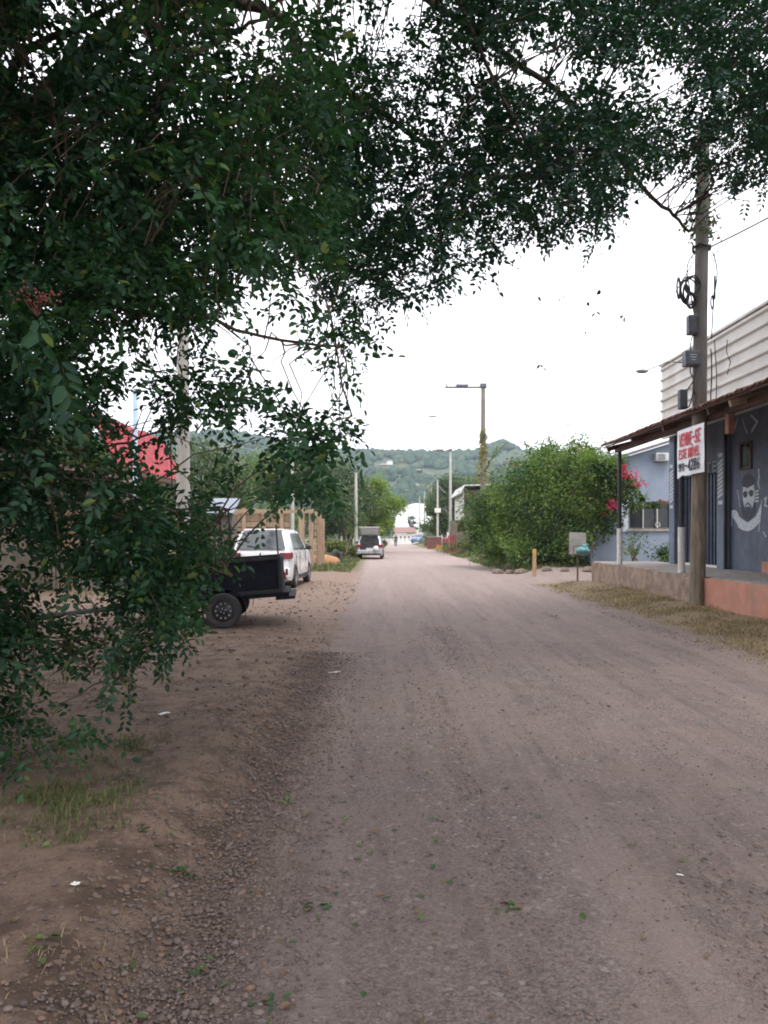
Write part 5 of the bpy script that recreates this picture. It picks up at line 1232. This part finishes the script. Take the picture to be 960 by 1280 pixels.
m_ = len(V0); mb.add(V0 + V1, [(i, i + 1, m_ + i + 1, m_ + i) for i in range(m_ - 1)]); mb.orient((0, -1, 0)); mb.build('sheet', mat('fibre_sheet', (.33, .33, .30), (.24, .24, .22), 5, .85, stretch=(6, 1, .6)), grs)
mb = MB()
for xx in (-.05, .75, 1.55): mb.box((xx, .09, 1.1), (.08, .08, 2.3))
mb.build('post', wood_g, grs)
# hedge bush over the fence and yellowish strip of leaves
rh = np.random.default_rng(31); leafy = leafmat('hedge_leaf', (.05, .085, .025), (.13, .17, .05), (.26, .24, .06), .3, .55, .9)
plant('garden_shrub', 'yellowish green garden shrub spilling over the picket fence', 'shrub', (-9.6, 20.6, gzf(-9.6, 20.6)), [(-11.0 + i * .5, 20.5 + rh.normal() * .15, (1.0 if i % 2 else 1.75) + rh.normal() * .15, .5, .42, .48) for i in range(8)], 6800, .09, .05, leafy, twig_m, nst=6, rng=rh)
plant('garden_tree', 'bushy dark green garden tree above the fence beside the red awning', 'tree', (-11.6, 25, gzf(-11.6, 25)), [(-11.6 + rh.normal() * 1.4, 25 + rh.normal() * 1.0, 4.3 + rh.normal() * .8, 1.2, 1.1, .95) for i in range(12)], 9000, .14, .07, leafmat('dark_tree_leaf', (.03, .06, .02), (.08, .12, .04), None, .3), twig_m, nst=8, rng=rh)
# unfinished timber building and a small grey shed
un = thing('unfinished_building', 'roofless unfinished building of bare tan timber posts and planks', 'building', (-4.6, 34.5, gzf(-4.6, 34.5)))
O = Vector(un.location); ztop = P(0, 636, 34)[2]
def postb(px, Y, w, top, m=wood_t): 
    x = (px - CX) / F * Y; MB().box((x - O.x, Y - O.y, (top - .2) / 2 - O.z), (w, w * .8, top + .2)).build('post', m, un, bevel=.008)
for px, Y, w, dz in [(377, 33, .24, .02), (389, 33.2, .20, -.05), (399, 34.2, .20, -.25), (403.5, 35.6, .17, -.42), (352, 33, .16, -.1), (330, 33, .16, -.05), (305, 33, .16, 0)]: postb(px, Y, w, ztop + dz)
mb = MB(); random.seed(3)
for k in range(9):
    z = .35 + k * .27; mb.box(((320 - CX) / F * 33 - O.x, 33.12 - O.y, z - O.z), (2.9, .035, .24 + random.uniform(-.02, .02)))
mb.build('planking', wood_t, un)
mb = MB(); xr = (394 - CX) / F * 33.4
for k in range(8): mb.box((xr - .02 - O.x, 34.4 - O.y, .4 + k * .29 - O.z), (.035, 2.0, .23))
mb.build('side_planking', wood_t, un)
MB().bar(Vector(((300 - CX) / F * 33, 32.96, ztop - .15)) - O, Vector(((392 - CX) / F * 33, 32.96, ztop - .15)) - O, .06, .14).build('top_rail', wood_t, un)
x = (276 - CX) / F * 29; gs = thing('grey_shed', 'small shed with a pale grey sheet roof behind the white car', 'shed', (x, 29.6, gzf(x, 29.6) - .1))
MB().box((0, 0, 1.15), (.85, 1.2, 2.3)).build('wall', cream, gs); MB().box((0, -.1, 2.66), (1.05, 1.5, .06), rx=.42).build('roof', mat('pale_sheet', (.20, .23, .27), (.15, .175, .21), 3, .6, stretch=(8, 1, 1)), gs)
# earth heap, black tyre, leaning stakes
earth = mat('orange_earth', (.36, .19, .09), (.27, .14, .065), 5, .95, .6, 20)
x, y = (402 - CX) / F * 39, 39; mb = MB(); mb.ball((0, 0, 0), (.95, .55, .42), 16, 10, .14); o = mb.build('earth_heap', earth, None, True); o.location = (x, y, gzf(x, y) + .02); tag(o, 'low heap of orange earth beside the unfinished building', 'earth heap')
x, y = (420.5 - CX) / F * 40, 40; o = MB().lathe([(.16, -.1), (.2, -.13), (.30, -.12), (.34, -.06), (.34, .06), (.30, .12), (.2, .13), (.16, .1)], 24, Matrix.Rotation(PI / 2, 4, 'X'), True).build('old_tyre', tyre_m, None, True, angle=40); o.location = (x, y, gzf(x, y) + .30); o.rotation_euler = (-.2, 0, .5); tag(o, 'old black tyre standing on the verge beside the orange earth heap', 'tyre')
for (pa, pb_, Y, lab) in [((403, 673), (411, 690), 40, 'pale stake leaning against the unfinished building'), ((438, 672), (430, 690), 46, 'pale stake leaning towards the lamp pole beside the silver hatchback'), ((427, 677), (421, 690), 47, 'short stake leaning among the weeds behind the tyre')]:
    a, b = Vector(P(*pa, Y)), Vector(P(*pb_, Y)); b.z = gzf(b.x, Y) - .03; o = MB().bar((0, 0, 0), a - b, .06).build('stake', wood_g); o.location = b; tag(o, lab, 'stake', 'wooden stakes on the left verge')

# ================================================================ two storey house, yard fence and people on the right
th = thing('two_storey_house', 'narrow two storey house with white side wall and brown front beyond the bush', 'house', (7.2, 64, gzf(7.2, 64))); O = Vector(th.location); Y = 62
brn = mat('brown_render', (.20, .135, .10), (.14, .095, .075), 3, .9, dirt=(.09, .06, .05)); xa, xb, xc = xp(570, Y), xp(580, Y), xp(606, Y); z1_, z2_, zm = zp(612, Y), zp(606, Y), zp(650, Y)
MB().span(Vector((xa + .1, Y, -.4)) - O, Vector((xc + 3, Y + 7, zm)) - O).build('ground_floor_wall', brn, th)
MB().prism([(xa + .55 - O.x, zm - O.z), (xb - O.x, zm - O.z), (xb - O.x, zp(609, Y) - O.z), (xa + .55 - O.x, zp(619, Y) - O.z)], 7, planeM((0, Y + 7 - O.y, 0), (1, 0, 0), (0, 0, 1), (0, -1, 0))).build('white_wall', whitep, th)
MB().span(Vector((xb + .004, Y + .5, zm)) - O, Vector((xc + 3, Y + 6.9, z1_)) - O).build('upper_wall', brn, th)
MB().span(Vector((xb + .006, Y + .47, zp(640, Y))) - O, Vector((xc + .5, Y + .499, zp(622, Y))) - O).build('window', glass_d, th)
rf = MB().prism([(xa + .3 - O.x, zp(619, Y) - O.z), (xb - O.x, zp(608, Y) - O.z), (xc + 3 - O.x, z2_ - O.z), (xc + 3 - O.x, z2_ + .16 - O.z), (xb - O.x, zp(606.5, Y) - O.z), (xa + .15 - O.x, zp(618, Y) - O.z)], 8, planeM((0, Y + 7.4 - O.y, 0), (1, 0, 0), (0, 0, 1), (0, -1, 0))).build('roof', mat('pale_roof', (.50, .50, .50), (.42, .42, .42), 3, .7), th)
MB().prism([(xa - .5 - O.x, zp(653, Y) - O.z), (xc - O.x, zm + .1 - O.z), (xc - O.x, zm + .2 - O.z), (xa - .5 - O.x, zp(652, Y) + .05 - O.z)], 2.0, planeM((0, Y - .002 - O.y, 0), (1, 0, 0), (0, 0, 1), (0, -1, 0))).build('porch_roof', mat('dark_sheet', (.10, .10, .11), (.15, .14, .14), 3, .8), th)
MB().span(Vector((xa + .6, Y - .05, -.3)) - O, Vector((xa + 1.4, Y - .003, 1.9)) - O).build('door', wood_d, th)
redm = mat('red_gate_paint', (.30, .04, .03), (.20, .03, .025), 5, .7)
x, y = xp(566, 60), 60; gt = thing('red_gate', 'rusty red slatted gate at the foot of the two storey house', 'gate', (x, y, gzf(x, y))); mb = MB()
for k in range(6): mb.box((-.35 + k * .14, 0, .7), (.09, .04, 1.4))
mb.build('slats', redm, gt); mb = MB(); mb.box((0, .03, .3), (.9, .04, .08)); mb.box((0, .03, 1.15), (.9, .04, .08)); mb.build('rail', redm, gt)
picket('yard_fence', 'rough plank fence between the red gate and the bush', xp(572, 58), 58.5, xp(590, 56), 55.5, 1.5, 16, wood_g, gap=.15)
x, y = xp(552, 66), 66; yb_ = thing('yellow_barrier', 'small yellow and orange board barrier beside the road', 'barrier', (x, y, gzf(x, y))); MB().box((0, 0, .45), (.9, .05, .36)).build('board', mat('yellow_board', (.55, .36, .06), (.48, .18, .05), 6, .8), yb_, bevel=.01)
mb = MB(); mb.box((-.38, .03, .32), (.06, .05, .7)); mb.box((.38, .03, .32), (.06, .05, .7)); mb.build('leg', wood_g, yb_)
for i, (px, Y, w, lab) in enumerate([(536, 100, 1.1, 'low brick red wall segment close to the distant blue car'), (543, 84, 1.6, 'low brick red wall segment behind the street lamp pole')]):
    x = xp(px, Y); o = thing('garden_wall', lab, 'wall', (x, Y, gzf(x, Y))); MB().box((0, 0, .55), (w, .2, 1.3)).build('wall', mat('brick_red_wall', (.16, .06, .05), (.11, .045, .038), 6, .9), o); MB().box((0, 0, 1.243), (w + .1, .28, .08)).build('coping', conc, o)
skin = mat('skin', (.24, .14, .10), (.20, .115, .08), 9, .6); hairm = mat('hair', (.015, .012, .01), (.025, .02, .016), 20, .6)
def person(label, loc, h, top_m, leg_m, rz, bare_legs):
    k = h / 1.72
    t = thing('person', label, 'person', loc, rz)
    J = [(0, 0, .95), (0, 0, 1.15), (0, .01, 1.38), (0, .0, 1.47), (0, .015, 1.58), (0, .01, 1.68),
         (.10, 0, .90), (.12, .06, .50), (.12, -.02, .09), (.13, .12, .04), (-.10, 0, .90), (-.12, -.05, .50), (-.12, -.16, .09), (-.13, -.03, .04),
         (.19, 0, 1.39), (.25, -.04, 1.12), (.26, .06, .88), (.265, .11, .80), (-.19, 0, 1.39), (-.25, .03, 1.12), (-.26, .14, .90), (-.265, .19, .83)]
    E = [(0, 1), (1, 2), (2, 3), (3, 4), (4, 5), (0, 6), (6, 7), (7, 8), (8, 9), (0, 10), (10, 11), (11, 12), (12, 13), (2, 14), (14, 15), (15, 16), (16, 17), (2, 18), (18, 19), (19, 20), (20, 21)]
    Rr = [.13, .125, .14, .055, .085, .08, .095, .065, .045, .04, .095, .065, .045, .04, .065, .045, .034, .03, .065, .045, .034, .03]
    def skinm(nm, idx, m, grow=0, cut=None):
        me = bpy.data.meshes.new(nm); mp_ = {j: i for i, j in enumerate(idx)}
        me.from_pydata([tuple(c_ * k for c_ in J[j]) for j in idx], [(mp_[a], mp_[b]) for a, b in E if a in mp_ and b in mp_], [])
        me.materials.append(m); o = bpy.data.objects.new(nm, me); COL.objects.link(o); o.parent = t
        md = o.modifiers.new('skin', 'SKIN'); md.use_smooth_shade = True
        for i, j in enumerate(idx): s = me.skin_vertices[0].data[i]; s.radius = ((Rr[j] + grow) * k,) * 2; s.use_root = i == 0
        o.modifiers.new('sub', 'SUBSURF').render_levels = 1
        return o
    skinm('body', list(range(22)), skin)
    skinm('shirt', [0, 1, 2, 14, 15, 18, 19], top_m, .016)
    skinm('shorts' if bare_legs else 'trousers', [0, 6, 7, 10, 11] if bare_legs else [0, 6, 7, 8, 10, 11, 12], leg_m, .018)
    mb = MB(); mb.ball((0, -.012 * k, 1.665 * k), (.093 * k, .10 * k, .075 * k), 12, 7); mb.build('hair', hairm, t, True)
    mb = MB(); mb.ball((0, .105 * k, 1.60 * k), (.014, .02, .018), 6, 4)
    for s in (-1, 1): mb.ball((s * .09 * k, .01, 1.61 * k), (.012, .02, .03), 6, 4)
    mb.build('nose_and_ears', skin, t, True)
    mb = MB()
    for s, hx_, hy_, hz_ in ((1, .268, .12, .775), (-1, -.268, .20, .805)):
        for f in range(4): mb.tube([(hx_ * k, (hy_ - .03 + f * .018) * k, hz_ * k), (hx_ * k - s * .006, (hy_ - .025 + f * .018) * k, (hz_ - .06) * k), (hx_ * k - s * .015, (hy_ - .02 + f * .016) * k, (hz_ - .085 + .008 * (f in (0, 3))) * k)], [.009, .008, .006], 5)
        mb.tube([(hx_ * k, (hy_ + .03) * k, (hz_ + .02) * k), (hx_ * k - s * .01, (hy_ + .05) * k, (hz_ - .03) * k)], [.010, .007], 5)
    mb.build('fingers', skin, t, True)
    return t
redshirt = mat('red_shirt', (.36, .07, .09), (.28, .05, .07), 9, .9); darkc = mat('dark_clothes', (.02, .022, .03), (.035, .035, .045), 8, .9)
x = xp(557, 58); person('person in a red shirt and dark shorts by the red gate', (x, 58, gzf(x, 58)), 1.52, redshirt, darkc, 2.6, True)
x = xp(494.5, 105); person('person all in dark clothes walking in the middle of the far road', (x, 105, gzf(x, 105)), 1.68, darkc, mat('dark_trousers', (.025, .025, .03), (.04, .04, .045), 8, .9), .2, False)

# ================================================================ far end of the road
wsheet = mat('white_sheet_roof', (.84, .85, .86), (.78, .79, .80), 2, .5); Y = 205
ws = thing('arched_warehouse', 'bright white arched roof warehouse at the far end of the road', 'warehouse', (xp(512, Y), Y, gzf(7, 200))); O = Vector(ws.location)
x0_, x1_ = xp(492, Y), xp(522, Y); mb = MB(); n = 18; zb_, zt_ = zp(650, Y), zp(629, Y); V0 = []
for k in range(n + 1):
    a = PI * k / n * .5; V0.append((x0_ + (x1_ - x0_) * (1 - math.cos(a)), zb_ - 2.2 + (zt_ - zb_ + 2.2) * math.sin(a)))
V0 += [(x1_ + 9, zt_ - 1), (x1_ + 9, zb_ - 2.2)]
mb.prism([(a - O.x, b - O.z) for a, b in V0], 30, planeM((0, 30, 0), (1, 0, 0), (0, 0, 1), (0, -1, 0))); mb.build('roof', wsheet, ws)
MB().span((x0_ + .3 - O.x, .4, -1.5), (x1_ + 8.7 - O.x, 29.6, zb_ - 2.25 - O.z)).build('wall', whitep, ws)
Y = 178; wh = thing('white_shed', 'long low white roofed shed in front of the arched warehouse', 'shed', (xp(510, Y), Y, gzf(5, Y))); O = Vector(wh.location)
mb = MB(); mb.add([(xp(493, Y) - O.x, 0, zp(658, Y) - O.z), (xp(523, Y) - O.x, 0, zp(658, Y) - O.z), (xp(521, Y) - O.x, 9, zp(646, Y) - O.z), (xp(496, Y) - O.x, 9, zp(646, Y) - O.z), (xp(493, Y) - O.x, .2, zp(658, Y) - O.z - .2), (xp(523, Y) - O.x, .2, zp(658, Y) - O.z - .2), (xp(521, Y) - O.x, 9, zp(646, Y) - O.z - .2), (xp(496, Y) - O.x, 9, zp(646, Y) - O.z - .2)], [(0, 1, 2, 3), (7, 6, 5, 4), (0, 4, 5, 1), (1, 5, 6, 2), (2, 6, 7, 3), (3, 7, 4, 0)]); mb.build('roof', wsheet, wh)
MB().span((xp(494, Y) - O.x, .6, -.3), (xp(522, Y) - O.x, 8.6, zp(660, Y) - O.z)).build('wall', whitep, wh)
Y = 152; rr = thing('red_roof_house', 'low house with a long dull red tiled roof at the road end', 'house', (xp(506, Y), Y, gzf(4, Y))); O = Vector(rr.location)
mb = MB(); mb.add([(xp(491, Y) - O.x, -.5, zp(665.5, Y) - O.z), (xp(521, Y) - O.x, -.5, zp(665.5, Y) - O.z), (xp(519, Y) - O.x, 6, zp(659, Y) - O.z), (xp(495, Y) - O.x, 6, zp(659, Y) - O.z), (xp(491, Y) - O.x, -.4, zp(666.3, Y) - O.z), (xp(521, Y) - O.x, -.4, zp(666.3, Y) - O.z), (xp(519, Y) - O.x, 6, zp(660, Y) - O.z), (xp(495, Y) - O.x, 6, zp(660, Y) - O.z)], [(0, 1, 2, 3), (7, 6, 5, 4), (0, 4, 5, 1), (1, 5, 6, 2), (2, 6, 7, 3), (3, 7, 4, 0)]); mb.build('roof', mat('red_tiles', (.24, .13, .105), (.18, .095, .08), 4, .9, stretch=(1, 4, 1)), rr)
MB().span((xp(492, Y) - O.x, 0, -.3), (xp(520, Y) - O.x, 5.8, zp(667, Y) - O.z)).build('wall', whitep, rr)
mb = MB()
for k in range(5): mb.span((xp(495 + k * 5, Y) - O.x, -.04, .7), (xp(497 + k * 5, Y) - O.x, -.003, 1.5))
mb.build('windows', glass_d, rr)
picket('white_fence', 'white picket fence across the far end of the road', xp(488, 140), 142, xp(530, 140), 142, 1.15, 40, whitep)
# ================================================================ trees
def tree(label, px, Y, h, wid, n, leaf, m, group='trees along the street', seed=0, low=.25, trunk_r=.14, name='street_tree', nb=13):
    rg = np.random.default_rng(100 + seed); x = xp(px, Y); zb_ = gzf(x, Y); bl = []
    for k in range(nb):
        f = rg.random() ** .8; z = zb_ + h * (low + (.93 - low) * f); wv = wid * (.55 + .6 * math.sin(PI * min(1, .15 + f * .8))) * .5
        a = rg.uniform(0, 6.28); q = rg.random() ** .5 * wv; s_ = wid * rg.uniform(.16, .28)
        bl.append((x + math.cos(a) * q, Y + math.sin(a) * q, z, s_, s_, s_ * rg.uniform(.6, .95)))
    t = plant(name, label, 'tree', (x, Y, zb_), bl, n, leaf, leaf * .55, m, bark, group=group, nst=9, rng=rg)
    MB().tube([(0, 0, -.3), (.05, 0, h * .25), (-.05, .05, h * .5), (.03, 0, h * .78)], [trunk_r * 1.3, trunk_r, trunk_r * .75, trunk_r * .3], 8).build('trunk', bark, t, True)
    return t
lime = leafmat('lime_leaf', (.085, .14, .022), (.20, .26, .055), (.30, .28, .08), .35, .5, .9)
mid = leafmat('mid_leaf', (.06, .105, .035), (.13, .185, .065), (.20, .19, .07), .3, .55, .9)
dull = leafmat('dull_leaf', (.05, .08, .045), (.11, .145, .08), (.18, .15, .09), .3, .6, .9)
T_ = [('large dull green tree behind the unfinished building', 405, 58, 6.8, 6.5, 9000, .24, dull), ('tall grey green tree between the slim grey pole and the drooping leaves', 345, 60, 7.6, 7.5, 8000, .25, mid),
      ('feathery bright lime tree beside the lamp pole by the silver hatchback', 463, 66, 6.3, 4.4, 9000, .20, lime), ('lime green tree reaching towards the road beyond the silver hatchback', 462, 84, 6.6, 4.4, 7000, .24, lime),
      ('dark low tree behind the silver hatchback and the stakes', 430, 54, 4.6, 4.4, 7500, .19, dull), ('olive tree filling the gap between tan timber building and lamp pole', 436, 72, 7.4, 5.5, 6500, .26, mid), ('rounded tree standing at the road end near the white fence', 472, 128, 6.4, 5.0, 4500, .32, mid),
      ('dark tree in front of the white warehouse roof', 516, 172, 6.0, 2.2, 1200, .28, dull), ('dense green tree behind the street lamp pole', 556, 102, 6.8, 5.6, 7000, .28, mid), ('leafy green tree low beside the blue car', 546, 118, 5.4, 4.0, 5000, .28, mid),
      ('pale green tree crown between pole and two storey house', 575, 92, 8.2, 6.0, 6500, .27, dull), ('big tree behind the two storey house', 592, 100, 8.6, 8.0, 7000, .30, mid), ('broad tree hidden behind the tall bush', 650, 58, 5.0, 7.0, 6500, .24, dull),
      ('dark tree behind the grey shed and the fence', 250, 44, 6.2, 6.5, 8000, .22, dull), ('wide dark tree above the picket fence', 60, 34, 5.6, 7.5, 9000, .20, dull), ('bushy tree behind the red awning', 150, 46, 5.0, 8, 7500, .24, mid), ('spreading tree behind the white hatchback', 300, 50, 4.9, 6.5, 7500, .22, mid)]
for i, a in enumerate(T_): tree(*a, seed=i)
wd = leafmat('weed_leaf', (.06, .09, .03), (.14, .17, .06), (.26, .2, .08), .3, .6, .85)
for i, (px, Y, h, w, lab) in enumerate([(418, 45, 1.5, 1.6, 'tangle of dull weeds behind the old tyre'), (436, 48.5, 1.3, 1.2, 'clump of weeds at the foot of the concrete lamp pole'), (473, 62, 1.1, 1.0, 'weedy shrub at the road edge beyond the silver hatchback'), (540, 92, 1.6, 2.4, 'scruffy shrub in front of the brick red wall'), (583, 54, 1.2, 1.6, 'straggly shrub between the plank fence and the bush')]):
    x = xp(px, Y); rg = np.random.default_rng(300 + i); bl = [(x + rg.normal() * w * .3, Y + rg.normal() * w * .3, gzf(x, Y) + h * (.2 + .6 * rg.random()), w * .3, w * .3, h * .24) for _ in range(7)]
    plant('roadside_shrub', lab, 'shrub', (x, Y, gzf(x, Y)), bl, 1500, .13, .06, wd, twig_m, group='weedy shrubs along the verge', nst=6, rng=rg)
# ================================================================ hill with woodland, haze
RX = np.array([-900, -500, 200, 290, 340, 400, 440, 480, 540, 580, 600, 617, 640, 700, 800, 1000, 1500, 2300.]); RY = np.array([560, 560, 552, 547, 556, 568, 571, 572, 574, 573, 567, 561, 572, 578, 582, 578, 574, 575.])
def hill_h(X, Y):
    px = X / 850 * F + CX; zr = CH - (np.interp(px, RX, RY) - HY) / F * 850
    f = sst(330, 850, Y); bk = sst(1500, 850, Y)
    w = fbm(X / 70., Y / 70., 91, 4) - .47
    return (-1.4 + (zr + 1.4) * f ** .9 * bk) + w * 16 * f * sst(1.02, .55, f) * bk + (fbm(X / 18., Y / 18., 95, 3) - .45) * 3 * f
hx_ = np.arange(-1500, 1900, 14.); hy_ = np.arange(300, 1500, 12.); HX, HYg = np.meshgrid(hx_, hy_); HZ = hill_h(HX, HYg)
V = np.stack([HX, HYg, HZ], -1).reshape(-1, 3); nx = len(hx_); ii, jj = np.meshgrid(np.arange(nx - 1), np.arange(len(hy_) - 1)); q0 = jj * nx + ii
hm = mat('hill_ground', (.03, .05, .025), (.06, .08, .035), .02, .95, contrast=(.4, .6))
tag(npmesh('hill', V, np.stack([q0, q0 + 1, q0 + nx + 1, q0 + nx], -1).reshape(-1, 4), hm, smooth=True), kind='structure')
rw = np.random.default_rng(77); N = 16000
wx = rw.uniform(-650, 520, N); wy = 360 + rw.random(N) * 560; k = (fbm(wx / 45., wy / 45., 93, 3) > .36) & (abs(wx / wy) < .75); wx, wy = wx[k], wy[k]
n = len(wx); rr_ = rw.uniform(2.2, 4.8, n); v, f = ico()
cen = np.stack([wx, wy, hill_h(wx, wy) + rr_ * .55], -1); pv = v[None] * 1.0 * rr_[:, None, None] * rw.uniform(.72, 1.25, (n, 12, 1)); pv[:, :, 2] *= rw.uniform(.75, 1.2, (n, 1))
cenR = (pv + cen[:, None]).reshape(-1, 3); fR = (f[None] + (np.arange(n) * 12)[:, None, None]).reshape(-1, 3)
tag(npmesh('woodland', cenR, fR, leafmat('woodland_leaf', (.018, .036, .018), (.05, .078, .032), (.08, .09, .035), .1, .7, .9), n=3), 'dense woodland covering the distant hillside', 'woodland', kind='stuff')
for i, (px, py, lab) in enumerate([(487, 575, 'tiny white house near the hill crest above the road'), (496, 608, 'tiny white house low on the hill above the arched warehouse'), (520, 604, 'tiny pale house on the hill beside the street lamp arm')]):
    # stand each house where the line of sight meets the hillside
    for Yq in range(360, 850, 4):
        x, y, z = P(px, py, Yq)
        if hill_h(np.array([x]), np.array([float(Yq)]))[0] > z - 4: break
    zg = hill_h(np.array([x]), np.array([float(Yq)]))[0]; o = thing('hill_house', lab, 'house', (x, Yq - 2, max(zg, z - 3.5)), .2, 'houses on the hill')
    MB().box((0, 0, .8), (4.6, 3.4, 3.2)).build('wall', whitep, o); MB().prism([(-2.6, 2.4), (2.6, 2.4), (0, 3.4)], 3.8, planeM((0, 1.9, 0), (1, 0, 0), (0, 0, 1), (0, -1, 0))).build('roof', conc, o)
hz = bpy.data.materials.new('haze_air'); hz.use_nodes = True; nt = hz.node_tree; nt.nodes.clear(); o_ = nt.nodes.new('ShaderNodeOutputMaterial'); pvn = nt.nodes.new('ShaderNodeVolumePrincipled')
pvn.inputs['Color'].default_value = (.70, .86, 1.0, 1); pvn.inputs['Density'].default_value = .00031; pvn.inputs['Anisotropy'].default_value = .2; nt.links.new(pvn.outputs[0], o_.inputs['Volume'])
o = MB().span((-2100, -200, -6), (2100, 2200, 150)).build('haze', hz); tag(o, kind='stuff'); o['label'] = 'thin bluish haze over the valley'
